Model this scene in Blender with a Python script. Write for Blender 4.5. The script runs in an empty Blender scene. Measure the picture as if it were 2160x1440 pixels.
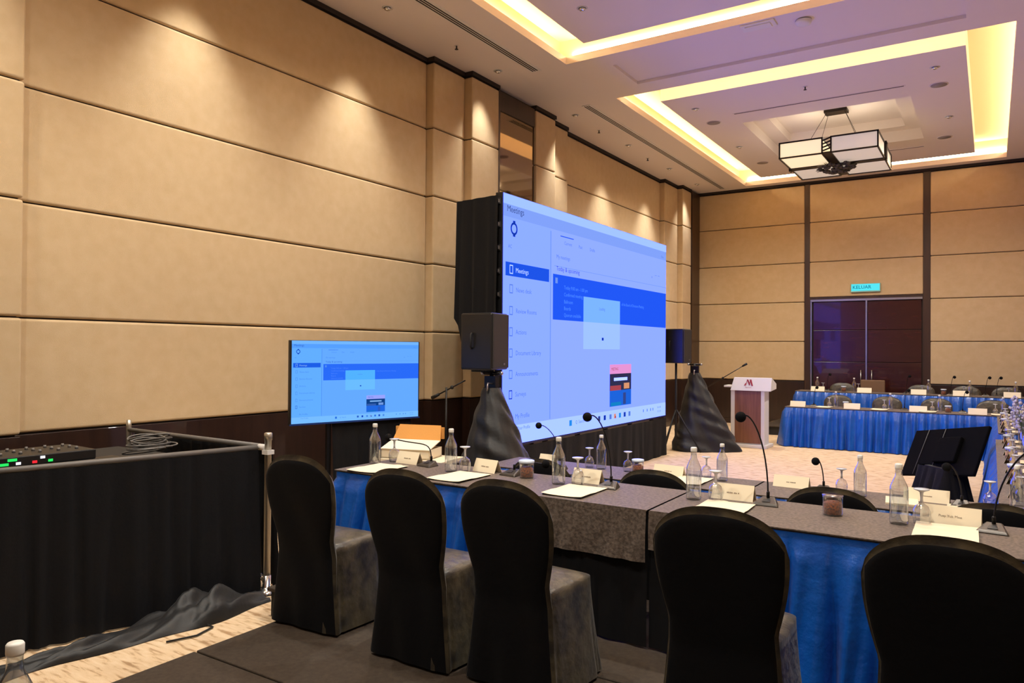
import bpy, math, random
from mathutils import Vector, Matrix
PI = math.pi
S = bpy.context.scene
COL = S.collection
rnd = random.Random(7)

# ------------------------------------------------------------------ camera, world, exposure
H = 1.76                       # eye height above the hall floor
cd = bpy.data.cameras.new('camera'); cam = bpy.data.objects.new('camera', cd); COL.objects.link(cam)
cd.sensor_width = 36; cd.lens = 1568.82/2160*36; cd.clip_start = .05; cd.clip_end = 100
yaw, pitch, roll = math.radians(32.8308), math.radians(.6036), math.radians(.3738)
fw = Vector((-math.sin(yaw)*math.cos(pitch), math.cos(yaw)*math.cos(pitch), math.sin(pitch)))
rt = Vector((math.cos(yaw), math.sin(yaw), 0)); up = rt.cross(fw)
r2 = rt*math.cos(roll)+up*math.sin(roll); u2 = up*math.cos(roll)-rt*math.sin(roll)
M = Matrix((r2, u2, -fw)).transposed().to_4x4(); M.translation = (0, 0, H)
cam.matrix_world = M; S.camera = cam
w = bpy.data.worlds.new('world'); S.world = w; w.use_nodes = True
w.node_tree.nodes['Background'].inputs[0].default_value = (.5, .45, .45, 1)
w.node_tree.nodes['Background'].inputs[1].default_value = .02
S.view_settings.view_transform = 'Standard'; S.view_settings.look = 'None'
S.view_settings.exposure = 0.17; S.view_settings.gamma = 1; S.view_settings.use_curve_mapping = False
S.cycles.max_bounces = 7; S.cycles.diffuse_bounces = 5; S.cycles.glossy_bounces = 3
S.cycles.transmission_bounces = 6; S.cycles.transparent_max_bounces = 12
S.cycles.caustics_reflective = False; S.cycles.caustics_refractive = False
S.cycles.sample_clamp_indirect = 4
WARM = (1, .74, .42)
E_COVE, E_WASH, E_DOWN, E_LED = 56, 212, 365, .90
NEUT = (1, .95, .86)

def lin(r, g, b):
    f = lambda c: (c/255/12.92) if c/255 <= .04045 else ((c/255+.055)/1.055)**2.4
    return (f(r), f(g), f(b), 1)

def spot(name, loc, tgt, e, ang, blend=.6, col=NEUT, size=.05):
    l = bpy.data.lights.new(name, 'SPOT'); l.energy = e; l.spot_size = math.radians(ang)
    l.spot_blend = blend; l.color = col; l.shadow_soft_size = size
    o = bpy.data.objects.new(name, l); COL.objects.link(o); o.location = loc
    o.rotation_euler = (Vector(tgt)-Vector(loc)).to_track_quat('-Z', 'Y').to_euler()
    return o

# ------------------------------------------------------------------ materials
def mat(name, col, rough=.6, metal=0, spec=.5, sheen=0, emit=None, es=1, alpha=None,
        noise=None, bump=None, trans=0, stretch=None, coat=0):
    """noise=(scale, colour2, contrast); bump=(scale, strength)"""
    m = bpy.data.materials.new(name); m.use_nodes = True
    nt = m.node_tree; b = nt.nodes['Principled BSDF']
    c = tuple(col[:3])+(1,)
    b.inputs['Base Color'].default_value = c; b.inputs['Roughness'].default_value = rough
    b.inputs['Metallic'].default_value = metal; b.inputs['Specular IOR Level'].default_value = spec
    b.inputs['Sheen Weight'].default_value = sheen; b.inputs['Transmission Weight'].default_value = trans
    b.inputs['Coat Weight'].default_value = coat
    if emit: b.inputs['Emission Color'].default_value = tuple(emit[:3])+(1,); b.inputs['Emission Strength'].default_value = es
    if noise or bump:
        tc = nt.nodes.new('ShaderNodeTexCoord'); mp = nt.nodes.new('ShaderNodeMapping')
        nt.links.new(tc.outputs['Object'], mp.inputs[0])
        if stretch: mp.inputs['Scale'].default_value = stretch
    if noise:
        n = nt.nodes.new('ShaderNodeTexNoise'); n.inputs['Scale'].default_value = noise[0]; n.inputs['Detail'].default_value = 5
        nt.links.new(mp.outputs[0], n.inputs[0])
        r = nt.nodes.new('ShaderNodeValToRGB'); k = noise[2]
        r.color_ramp.elements[0].position = .5-k; r.color_ramp.elements[1].position = .5+k
        r.color_ramp.elements[0].color = c; r.color_ramp.elements[1].color = tuple(noise[1][:3])+(1,)
        nt.links.new(n.outputs[0], r.inputs[0]); nt.links.new(r.outputs[0], b.inputs['Base Color'])
    if bump:
        n2 = nt.nodes.new('ShaderNodeTexNoise'); n2.inputs['Scale'].default_value = bump[0]; n2.inputs['Detail'].default_value = 4
        nt.links.new(mp.outputs[0], n2.inputs[0])
        bp = nt.nodes.new('ShaderNodeBump'); bp.inputs['Strength'].default_value = bump[1]; bp.inputs['Distance'].default_value = .01
        nt.links.new(n2.outputs[0], bp.inputs['Height']); nt.links.new(bp.outputs[0], b.inputs['Normal'])
    return m

def emat(name, col, s=1):
    m = bpy.data.materials.new(name); m.use_nodes = True; nt = m.node_tree
    nt.nodes.remove(nt.nodes['Principled BSDF'])
    e = nt.nodes.new('ShaderNodeEmission'); e.inputs[0].default_value = tuple(col[:3])+(1,); e.inputs[1].default_value = s
    nt.links.new(e.outputs[0], nt.nodes['Material Output'].inputs[0]); return m

def clear(name, tint=(.94, .97, .98), gl=.09, edge=(.5, .54, .58)):
    m = bpy.data.materials.new(name); m.use_nodes = True; nt = m.node_tree
    nt.nodes.remove(nt.nodes['Principled BSDF'])
    t = nt.nodes.new('ShaderNodeBsdfTransparent'); t.inputs[0].default_value = tint+(1,)
    g = nt.nodes.new('ShaderNodeBsdfGlossy'); g.inputs[0].default_value = (1, 1, 1, 1); g.inputs[1].default_value = .06
    lw = nt.nodes.new('ShaderNodeLayerWeight'); lw.inputs[0].default_value = .35
    mr = nt.nodes.new('ShaderNodeMapRange'); mr.inputs[3].default_value = gl; mr.inputs[4].default_value = .75
    nt.links.new(lw.outputs['Facing'], mr.inputs[0])
    cr = nt.nodes.new('ShaderNodeValToRGB'); cr.color_ramp.elements[0].position = .45; cr.color_ramp.elements[0].color = tint+(1,)
    cr.color_ramp.elements[1].position = .88; cr.color_ramp.elements[1].color = edge+(1,)
    nt.links.new(lw.outputs['Facing'], cr.inputs[0]); nt.links.new(cr.outputs[0], t.inputs[0])
    mx = nt.nodes.new('ShaderNodeMixShader'); nt.links.new(mr.outputs[0], mx.inputs[0])
    nt.links.new(t.outputs[0], mx.inputs[1]); nt.links.new(g.outputs[0], mx.inputs[2])
    nt.links.new(mx.outputs[0], nt.nodes['Material Output'].inputs[0]); return m

MT = dict(
 fabric=mat('wall_fabric', lin(204, 179, 142), .92, spec=.15, sheen=.15, noise=(9, lin(196, 170, 131), .25), bump=(260, .25)),
 gap=mat('shadow_gap', lin(40, 30, 24), .8),
 wood=mat('dark_wainscot', lin(52, 33, 26), .32, noise=(2.5, lin(34, 21, 17), .3), stretch=(8, 8, .6), coat=.2),
 column=mat('dark_column', lin(66, 44, 30), .35, noise=(3, lin(44, 30, 20), .3), stretch=(8, 8, .4)),
 door=mat('door_veneer', lin(62, 25, 22), .22, noise=(3, lin(42, 16, 15), .3), stretch=(1, 8, 8), coat=.4),
 ceil=mat('ceiling_paint', lin(230, 220, 214), .85, spec=.2, bump=(40, .05)),
 cove=mat('cove_paint', lin(246, 226, 190), .85, spec=.1),
 mirror=mat('bronze_mirror', lin(150, 130, 105), .04, metal=1),
 steel=mat('brushed_steel', lin(175, 175, 178), .3, metal=1),
 chrome=mat('chrome', lin(225, 225, 225), .12, metal=1),
 white=mat('white_plastic', lin(225, 222, 218), .45),
 grille=mat('grille_dark', lin(40, 36, 34), .6),
 black=mat('black_plastic', lin(17, 16, 17), .45),
 monitor_back=mat('matt_black_monitor_back', lin(7, 7, 9), .95, spec=.08),
 rubber=mat('matt_black', lin(14, 14, 15), .7),
 drape=mat('black_drape', lin(9, 9, 13), .8, spec=.2, sheen=.03, bump=(60, .15)),
 sheer=mat('black_satin_wrap', lin(18, 18, 19), .5, spec=.4, sheen=.08, bump=(30, .2)),
 cover=mat('chair_cover', lin(11, 11, 15), .8, spec=.15, sheen=.03, bump=(24, .2)),
 satin_edge=mat('taupe_satin_cover', lin(74, 66, 48), .38, spec=.5, sheen=.1, noise=(11, lin(36, 31, 25), .13), bump=(14, .9)),
 satin=mat('blue_satin', lin(5, 90, 190), .27, spec=.6, sheen=.05, noise=(7, lin(3, 70, 160), .3), bump=(18, .6)),
 blackskirt=mat('black_skirt', lin(12, 12, 16), .7, spec=.3),
 damask=mat('brown_damask', lin(112, 99, 89), .6, spec=.25, sheen=.1, noise=(60, lin(80, 69, 61), .12), bump=(70, .25)),
 board=mat('folding_table_board', lin(120, 110, 100), .5),
 leg=mat('grey_table_leg', lin(90, 90, 92), .4, metal=.8),
 riser=mat('riser_carpet', lin(72, 63, 54), .92, spec=.15, noise=(45, lin(60, 52, 45), .25), bump=(220, .3)),
 riser_edge=mat('riser_edge_trim', lin(50, 46, 42), .4, metal=.5),
 paper=mat('cream_paper', lin(236, 220, 190), .7, spec=.2),
 card=mat('cream_card', lin(240, 226, 196), .65, spec=.2),
 ink=mat('grey_ink', lin(120, 100, 80), .8),
 glass=clear('clear_glass', (.95, .97, 1), .15), 
 bottle=clear('bottle_glass', (.86, .91, .94), .20, (.07, .085, .11)),
 cap=mat('pale_cap', lin(226, 224, 216), .35),
 nuts=mat('caramel_nuts', lin(196, 96, 24), .5, noise=(90, lin(70, 32, 14), .2), bump=(90, .8)),
 lid=mat('frosted_lid', lin(200, 212, 228), .25, spec=.6),
 foam=mat('black_foam', lin(20, 20, 22), .95, spec=.1, bump=(400, .5)),
 micbase=mat('dark_grey_metal', lin(78, 74, 70), .35, metal=.6),
 neck=mat('gooseneck_metal', lin(38, 37, 38), .35, metal=.7),
 carton=mat('brown_carton', lin(214, 150, 76), .8, spec=.2, bump=(60, .1)),
 red=mat('maroon_ink', lin(150, 28, 50), .5),
 lectern_wood=mat('walnut_laminate', lin(142, 96, 70), .45, noise=(3, lin(104, 66, 48), .3), stretch=(9, 9, .6)),
 cable=mat('grey_cable', lin(96, 92, 88), .5),
 silver=mat('silver_pipe', lin(190, 184, 172), .35, metal=.85),
 shade=mat('lamp_shade_glass', lin(214, 202, 186), .5, emit=(1, .88, .72), es=.30),
 shade_hot=mat('lit_lamp_shade_glass', lin(235, 220, 190), .5, emit=(1, .80, .48), es=.70),
 lampmetal=mat('dark_bronze', lin(38, 30, 26), .4, metal=.6),
 leafy=mat('dark_dried_flowers', lin(50, 44, 36), .7, noise=(30, lin(90, 82, 66), .15)),
 strip=emat('cove_led_strip', WARM, E_COVE), lampcore=emat('downlight_lamp', (1, .85, .62), 9),
 lavender=mat('lavender_flower', lin(150, 148, 196), .6, noise=(40, lin(214, 212, 224), .2)),
 stem=mat('green_stem', lin(96, 112, 84), .6),
)
# carpet: cream with brushed brown streaks
def carpet():
    m = mat('streaked_carpet', lin(208, 180, 142), .95, spec=.1); nt = m.node_tree; b = nt.nodes['Principled BSDF']
    tc = nt.nodes.new('ShaderNodeTexCoord'); mp = nt.nodes.new('ShaderNodeMapping'); mp.inputs['Scale'].default_value = (2.6, 12, 1)
    mp.inputs['Rotation'].default_value = (0, 0, .35)
    n = nt.nodes.new('ShaderNodeTexNoise'); n.inputs['Scale'].default_value = 2.6; n.inputs['Detail'].default_value = 6; n.inputs['Distortion'].default_value = .35
    r = nt.nodes.new('ShaderNodeValToRGB'); e = r.color_ramp.elements
    e[0].position = .34; e[0].color = lin(168, 136, 102); e[1].position = .46; e[1].color = lin(212, 184, 148)
    e2 = r.color_ramp.elements.new(.7); e2.color = lin(222, 198, 166)
    nt.links.new(tc.outputs['Object'], mp.inputs[0]); nt.links.new(mp.outputs[0], n.inputs[0]); nt.links.new(n.outputs[0], r.inputs[0])
    nt.links.new(r.outputs[0], b.inputs['Base Color'])
    n2 = nt.nodes.new('ShaderNodeTexNoise'); n2.inputs['Scale'].default_value = 150; bp = nt.nodes.new('ShaderNodeBump'); bp.inputs['Strength'].default_value = .3; bp.inputs['Distance'].default_value = .01
    nt.links.new(tc.outputs['Object'], n2.inputs[0]); nt.links.new(n2.outputs[0], bp.inputs['Height']); nt.links.new(bp.outputs[0], b.inputs['Normal'])
    return m
MT['carpet'] = carpet()

# ------------------------------------------------------------------ mesh helpers
class MB:
    def __init__(s): s.v = []; s.f = []; s.mi = []; s.sm = []; s.T = None
    def _add(s, vs, fs, mi=0, smooth=False):
        k = len(s.v)
        if s.T is not None: vs = [tuple(s.T @ Vector(p)) for p in vs]
        s.v += [tuple(p) for p in vs]
        for f in fs: s.f.append(tuple(i+k for i in f)); s.mi.append(mi); s.sm.append(smooth)
        return s
    def box(s, x0, x1, y0, y1, z0, z1, mi=0):
        return s._add([(x0,y0,z0),(x1,y0,z0),(x1,y1,z0),(x0,y1,z0),(x0,y0,z1),(x1,y0,z1),(x1,y1,z1),(x0,y1,z1)],
                      [(0,3,2,1),(4,5,6,7),(0,1,5,4),(1,2,6,5),(2,3,7,6),(3,0,4,7)], mi)
    def frus(s, a, b, mi=0):
        """two 4-point loops joined: a bottom (ccw from above), b top"""
        return s._add(list(a)+list(b), [(0,3,2,1),(4,5,6,7),(0,1,5,4),(1,2,6,5),(2,3,7,6),(3,0,4,7)], mi)
    def lathe(s, prof, cx=0, cy=0, seg=20, mi=0, smooth=True, wave=None):
        """prof list of (r,z)"""
        vs = []; fs = []; n = len(prof)
        for j, (r, z) in enumerate(prof):
            for i in range(seg):
                a = 2*PI*i/seg; rr = r*(1+(wave(a, z) if wave else 0))
                vs.append((cx+rr*math.cos(a), cy+rr*math.sin(a), z))
        for j in range(n-1):
            for i in range(seg):
                i2 = (i+1) % seg; fs.append((j*seg+i, j*seg+i2, (j+1)*seg+i2, (j+1)*seg+i))
        if prof[0][0] > 1e-4: fs.append(tuple(range(seg))[::-1])
        if prof[-1][0] > 1e-4: fs.append(tuple((n-1)*seg+i for i in range(seg)))
        return s._add(vs, fs, mi, smooth)
    def tube(s, pts, r, seg=8, mi=0, r2=None, smooth=True):
        pts = [Vector(p) for p in pts]; vs = []; fs = []; n = len(pts); pr = None
        for j, p in enumerate(pts):
            d = (pts[min(j+1, n-1)]-pts[max(j-1, 0)]).normalized()
            if pr is None: a = d.cross(Vector((0, 0, 1))); a = a if a.length > .01 else Vector((1, 0, 0))
            else: a = pr-d*pr.dot(d)
            a.normalize(); b = d.cross(a); pr = a
            rr = r+(r2-r)*j/(n-1) if r2 is not None else r
            for i in range(seg):
                t = 2*PI*i/seg; vs.append(p+a*math.cos(t)*rr+b*math.sin(t)*rr)
        for j in range(n-1):
            for i in range(seg):
                i2 = (i+1) % seg; fs.append((j*seg+i, j*seg+i2, (j+1)*seg+i2, (j+1)*seg+i))
        fs.append(tuple(range(seg))[::-1]); fs.append(tuple((n-1)*seg+i for i in range(seg)))
        return s._add(vs, fs, mi, smooth)
    def ball(s, c, r, seg=14, rings=8, mi=0, sc=(1, 1, 1)):
        vs = []; fs = []
        for j in range(1, rings):
            t = PI*j/rings
            for i in range(seg):
                a = 2*PI*i/seg; vs.append((c[0]+r*sc[0]*math.sin(t)*math.cos(a), c[1]+r*sc[1]*math.sin(t)*math.sin(a), c[2]-r*sc[2]*math.cos(t)))
        vs.append((c[0], c[1], c[2]-r*sc[2])); vs.append((c[0], c[1], c[2]+r*sc[2])); B = len(vs)-2
        for j in range(rings-2):
            for i in range(seg):
                i2 = (i+1) % seg; fs.append((j*seg+i, j*seg+i2, (j+1)*seg+i2, (j+1)*seg+i))
        for i in range(seg):
            i2 = (i+1) % seg; fs.append((B, i2, i)); fs.append((B+1, (rings-2)*seg+i, (rings-2)*seg+i2))
        return s._add(vs, fs, mi, True)
    def grid(s, fn, nu, nv, mi=0, smooth=True, closed=False):
        vs = [fn(i/nu, j/nv) for j in range(nv+1) for i in range(nu+(0 if closed else 1))]
        W = nu if closed else nu+1; fs = []
        for j in range(nv):
            for i in range(nu):
                i2 = (i+1) % W if closed else i+1
                fs.append((j*W+i, j*W+i2, (j+1)*W+i2, (j+1)*W+i))
        return s._add(vs, fs, mi, smooth)
    def build(s, name, mats, parent=None, loc=None, rz=0, bevel=0, weld=False, bseg=2, auto=False):
        me = bpy.data.meshes.new(name); me.from_pydata(s.v, [], s.f)
        mats = mats if isinstance(mats, (list, tuple)) else [mats]
        for m in mats: me.materials.append(MT[m] if isinstance(m, str) else m)
        me.polygons.foreach_set('material_index', s.mi); me.polygons.foreach_set('use_smooth', s.sm); me.update()
        o = bpy.data.objects.new(name, me); COL.objects.link(o)
        if parent: o.parent = parent
        if loc: o.location = loc
        if rz: o.rotation_euler = (0, 0, rz)
        if bevel:
            b = o.modifiers.new('bevel', 'BEVEL'); b.width = bevel; b.segments = bseg; b.limit_method = 'ANGLE'; b.angle_limit = .7
        if weld:
            wm = o.modifiers.new('weld', 'WELD'); wm.merge_threshold = .0005
        return o

def tag(o, label=None, cat=None, group=None, kind=None):
    if label: o['label'] = label
    if cat: o['category'] = cat
    if group: o['group'] = group
    if kind: o['kind'] = kind
    return o
def thing(name, label, cat, loc=(0, 0, 0), rz=0, group=None):
    o = bpy.data.objects.new(name, None); COL.objects.link(o); o.empty_display_size = .1
    o.location = loc; o.rotation_euler = (0, 0, rz); return tag(o, label, cat, group)
def dup(o, loc, rz=0, label=None, group=None, parent=None):
    c = o.copy(); COL.objects.link(c); c.parent = parent
    if parent is None:
        c.location = loc; c.rotation_euler = (0, 0, rz)
        if label: c['label'] = label
        if group: c['group'] = group
    for ch in [q for q in bpy.data.objects if q.parent == o]: dup(ch, None, parent=c)
    return c
def struct(mb, name, mats, **k): return tag(mb.build(name, mats, **k), kind='structure')
ORD = ['leftmost', 'second', 'third', 'fourth', 'fifth', 'sixth', 'seventh', 'eighth', 'ninth', 'tenth', 'eleventh', 'twelfth']
def nth(i): return 'leftmost' if i == 0 else ORD[i]+' from the left'

def text_mesh(txt, size, bold=0, align='LEFT'):
    cu = bpy.data.curves.new('t', 'FONT'); cu.body = txt; cu.size = size; cu.align_x = align; cu.resolution_u = 2; cu.offset = bold
    ob = bpy.data.objects.new('t', cu); COL.objects.link(ob)
    bpy.context.view_layer.update()
    me = bpy.data.meshes.new_from_object(ob.evaluated_get(bpy.context.evaluated_depsgraph_get()))
    vs = [v.co.copy() for v in me.vertices]; fs = [tuple(p.vertices) for p in me.polygons]
    bpy.data.objects.remove(ob); bpy.data.curves.remove(cu); bpy.data.meshes.remove(me)
    return vs, fs
def put_text(mb, txt, size, T, mi=0, align='LEFT', bold=0):
    vs, fs = text_mesh(txt, size, bold, align); mb._add([T @ v for v in vs], fs, mi)

# ------------------------------------------------------------------ room shell
XL, XR, YB, YF, ZC = -6.42, 1.74, 18.2, -2.6, 5.69
ROWS = [1.07, 1.984, 2.90, 3.815, 4.734, 5.62]
mb = MB(); mb.box(XL-.3, XR+.3, YF-.3, YB+.3, -.12, 0); struct(mb, 'floor', 'carpet')

def panel_rows(mb, rows, place):
    for z0, z1 in zip(rows[:-1], rows[1:]): place(mb, z0+.006, z1-.006)
# left wall, bay by bay: (y0, y1, front x)
def left_bays(mb, bays):
    for y0, y1, x in bays:
        panel_rows(mb, ROWS, lambda m, a, b: m.box(XL-.1, x, y0+.002, y1-.002, a, b))
mb = MB()
bays = [(-2.55, 2.78, -6.30), (2.78, 7.79, -6.42), (7.79, 8.49, -6.30), (8.49, 9.17, -6.17),
        (10.24, 10.88, -6.17), (10.88, 11.55, -6.30), (11.55, 16.2, -6.42), (16.2, 17.02, -6.30), (17.02, 17.60, -6.17)]
left_bays(mb, bays)
wall_left = struct(mb, 'wall_left', 'fabric', bevel=.022, bseg=4)
mb = MB(); mb.box(XL-.25, XL-.03, YF-.2, YB+.2, 0, 5.69)                 # backing seen in the joints
for y0, y1, x in bays: mb.box(XL-.1, x-.035, y0+.03, y1-.03, 1.0, 5.69)
mb.build('wall_backing', 'gap', wall_left)
mb = MB()
for y0, y1, x in bays+[(9.17, 10.24, -6.21)]: mb.box(XL-.05, x-.01, y0, y1, .12, 1.06)
mb.box(XL-.05, -6.15, 17.62, YB, .12, 5.66, 1)
mb.build('wainscot', ['wood', 'column'], wall_left, bevel=.004)
mb = MB()
for y0, y1, x in bays+[(9.17, 10.24, -6.21)]: mb.box(XL-.05, x+.006, y0, y1, 0, .12)
struct(mb, 'baseboard_left', 'wood')
mb = MB()
for y0, y1, x in bays+[(9.17, 10.24, -6.28)]: mb.box(XL-.05, x+.012, y0-.012, y1+.012, 5.635, 5.69)
struct(mb, 'trim_1', 'gap')
# tall mirror bay
t = thing('wall_mirror', 'tall bronze-tinted mirror strip in a dark frame between the beige pilasters, above the big screen', 'mirror', (-6.21, 9.17, 0))
MB().box(-.03, 0, .05, 1.055, 1.12, 5.34).build('mirror_glass', 'mirror', t)
m = MB(); m.box(-.04, .03, 0, .05, 1.07, 5.63); m.box(-.04, .005, 1.055, 1.065, 1.07, 5.63); m.box(-.04, .02, .05, 1.06, 5.34, 5.63); m.box(-.04, .02, .05, 1.06, 1.07, 1.12)
m.build('frame', 'column', t, bevel=.004)

# back wall
mb = MB()
for x0, x1 in ((-6.2, -3.66), (-1.10, 1.46)):
    panel_rows(mb, ROWS, lambda m, a, b: m.box(x0, x1, YB-.03, YB+.1, a, b))
panel_rows(mb, [3.0, 3.815, 4.734, 5.62], lambda m, a, b: m.box(-3.54, -1.24, YB-.03, YB+.1, a, b))
wb = struct(mb, 'wall_back', 'fabric', bevel=.022, bseg=4)
m = MB(); m.box(XL-.2, XR+.2, YB+.02, YB+.25, 0, 5.69); m.build('wall_backing', 'gap', wb)
m = MB(); m.box(-6.2, -3.66, YB-.02, YB+.1, .12, 1.06); m.box(-1.10, 1.46, YB-.02, YB+.1, .12, 1.06)
m.box(-3.66, -3.54, YB-.005, YB+.1, 0, 5.64, 1); m.box(-1.24, -1.10, YB-.005, YB+.1, 0, 5.64, 1)
m.box(-6.42, -6.2, YB-.06, YB+.1, 0, 5.66, 1); m.box(1.46, 1.8, YB-.01, YB+.1, 0, 5.66, 1)
m.build('wainscot', ['wood', 'column'], wb, bevel=.004)
m = MB(); m.box(-6.2, -3.66, YB-.035, YB, 0, .12); m.box(-1.10, XR, YB-.035, YB, 0, .12); struct(m, 'baseboard_back', 'wood')
m = MB(); m.box(XL, XR, YB-.04, YB+.02, 5.635, 5.69); struct(m, 'trim_2', 'gap')
# doors
d = tag(thing('door_1', None, None, (0, 0, 0)), kind='structure'); d.name = 'door_1'
for k, (x0, x1) in enumerate(((-3.46, -2.365), (-2.325, -1.27))):
    m = MB()
    for a, b in ((.01, .75), (.76, 1.52), (1.53, 2.24), (2.25, 2.885)): m.box(x0, x1, YB-.02, YB+.03, a, b)
    lf = m.build('door_leaf', 'door', d, bevel=.004)
    hx = x1-.09 if k == 0 else x0+.09
    m = MB(); m.tube([(hx, YB-.05, .95), (hx, YB-.05, 1.35)], .012); m.box(hx-.01, hx+.01, YB-.05, YB-.018, 1.0, 1.02); m.box(hx-.01, hx+.01, YB-.05, YB-.018, 1.28, 1.30)
    m.build('door_handle', 'steel', lf)
m = MB(); m.box(-3.52, -1.25, YB-.05, YB-.01, 2.90, 2.945); m.box(-3.52, -3.49, YB-.04, YB-.01, 0, 2.90); m.box(-2.36, -2.33, YB-.045, YB-.01, 0, 2.93)
m.build('door_rail', 'steel', d)
m = MB(); m.box(-3.55, -1.23, YB-.01, YB+.06, 2.945, 3.0); m.box(-3.55, -3.53, YB-.01, YB+.06, 0, 2.95); m.box(-1.25, -1.23, YB-.01, YB+.06, 0, 2.95)
m.build('door_frame', 'column', d)
# exit sign
t = thing('exit_sign', 'lit cyan-green exit sign on the beige panel above the double door', 'sign', (-2.36, YB-.03, 3.085))
MB().box(-.30, .30, -.05, 0, 0, .19).build('sign_case', mat('sign_case', lin(150, 200, 190), .4), t, bevel=.006)
m = MB(); m.box(-.285, .285, -.054, -.049, .03, .178); sf = m.build('sign_face', emat('sign_cyan', lin(84, 222, 234), 1.0), t)
m = MB(); put_text(m, 'KELUAR', .105, Matrix.Translation((-.262, -.0565, .075)) @ Matrix.Rotation(PI/2, 4, 'X'), 0, bold=.001)
m.build('sign_letters', emat('sign_letter', lin(24, 120, 150), 1.0), sf)

# right and near walls (behind and beside the viewpoint)
mb = MB()
for y0, y1 in ((-2.55, 2.78), (2.78, 7.79), (7.79, 11.55), (11.55, 17.6)):
    panel_rows(mb, ROWS, lambda m, a, b: m.box(XR, XR+.1, y0+.002, y1-.002, a, b))
wr = struct(mb, 'wall_right', 'fabric', bevel=.02, bseg=2)
m = MB(); m.box(XR+.04, XR+.25, YF-.2, YB+.2, 0, 5.69); m.build('wall_backing', 'gap', wr)
m = MB(); m.box(XR+.01, XR+.1, YF, YB, .12, 1.06); m.box(XR-.02, XR+.1, 17.62, YB, .12, 5.66); m.build('wainscot', 'wood', wr)
m = MB(); m.box(XR-.006, XR+.1, YF, YB, 0, .12); struct(m, 'baseboard_right', 'wood')
mb = MB()
for x0, x1 in ((-6.3, -3.6), (-3.6, -1.1), (-1.1, 1.7)):
    panel_rows(mb, ROWS, lambda m, a, b: m.box(x0+.002, x1-.002, YF-.1, YF, a, b))
wn = struct(mb, 'wall_near', 'fabric', bevel=.02, bseg=2)
m = MB(); m.box(XL-.2, XR+.2, YF-.25, YF-.04, 0, 5.69); m.box(XL, XR, YF-.1, YF-.01, .0, 1.06, 1); m.build('wall_backing', ['gap', 'wood'], wn)

# ------------------------------------------------------------------ ceiling with two lit coffers
CO = [(-4.93, .25, 1.67, 8.97), (-4.93, .25, 10.6, 17.9)]       # openings
IS = [(-4.40, -.28, 2.20, 8.47), (-4.40, -.28, 11.1, 17.2)]     # hanging islands
LIP = .10; CT = 6.12
mb = MB()
mb.box(XL-.2, CO[0][0], YF-.2, YB+.2, ZC, ZC+LIP); mb.box(CO[0][1], XR+.2, YF-.2, YB+.2, ZC, ZC+LIP)
mb.box(CO[0][0], CO[0][1], YF-.2, CO[0][2], ZC, ZC+LIP); mb.box(CO[0][0], CO[0][1], CO[1][3], YB+.2, ZC, ZC+LIP)
ya, yb = CO[0][3], CO[1][2]                                     # strip between the coffers, with a shallow tray
rx0, rx1, ry0, ry1 = -4.40, -.25, 9.34, 10.2
mb.box(CO[0][0], CO[0][1], ya, ry0, ZC, ZC+LIP); mb.box(CO[0][0], CO[0][1], ry1, yb, ZC, ZC+LIP)
mb.box(CO[0][0], rx0, ry0, ry1, ZC, ZC+LIP); mb.box(rx1, CO[0][1], ry0, ry1, ZC, ZC+LIP)
mb.box(rx0, rx1, ry0, ry1, ZC+.045, ZC+LIP)
for (x0, x1, y0, y1) in IS:                                     # islands: ring round a raised tray
    tx0, tx1 = -3.62, -1.05; ty0 = y0+1.79; ty1 = ty0+2.65
    for a in ((x0, x1, y0, ty0), (x0, x1, ty1, y1), (x0, tx0, ty0, ty1), (tx1, x1, ty0, ty1)): mb.box(*a, ZC, CT+.02)
    s = .28
    for a in ((tx0, tx1, ty0, ty0+s), (tx0, tx1, ty1-s, ty1), (tx0, tx0+s, ty0+s, ty1-s), (tx1-s, tx1, ty0+s, ty1-s)): mb.box(*a, ZC+.20, CT+.02)
    mb.box(tx0+s, tx1-s, ty0+s, ty1-s, 6.05, CT+.02)
ce = struct(mb, 'ceiling', 'ceil')
m = MB()
for (x0, x1, y0, y1) in CO:                                     # cove top and its outer sides
    e = .22
    m.box(x0-e, x1+e, y0-e, y1+e, CT, CT+.05)
    for a in ((x0-e-.05, x0-e, y0-e, y1+e), (x1+e, x1+e+.05, y0-e, y1+e), (x0-e, x1+e, y0-e-.05, y0-e), (x0-e, x1+e, y1+e, y1+e+.05)): m.box(*a, ZC+LIP, CT)
m.build('cove', 'cove', ce)
m = MB()
for (x0, x1, y0, y1) in CO:                                     # the LED strips that lie on the ledge inside the coves
    e = .19
    for a in ((x0-e-.028, x0-e, y0, y1), (x1+e, x1+e+.028, y0, y1), (x0, x1, y0-e-.028, y0-e), (x0, x1, y1+e, y1+e+.028)): m.box(*a, ZC+LIP+.09, ZC+LIP+.11)
m.build('cove_light_strip', 'strip', ce)

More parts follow.
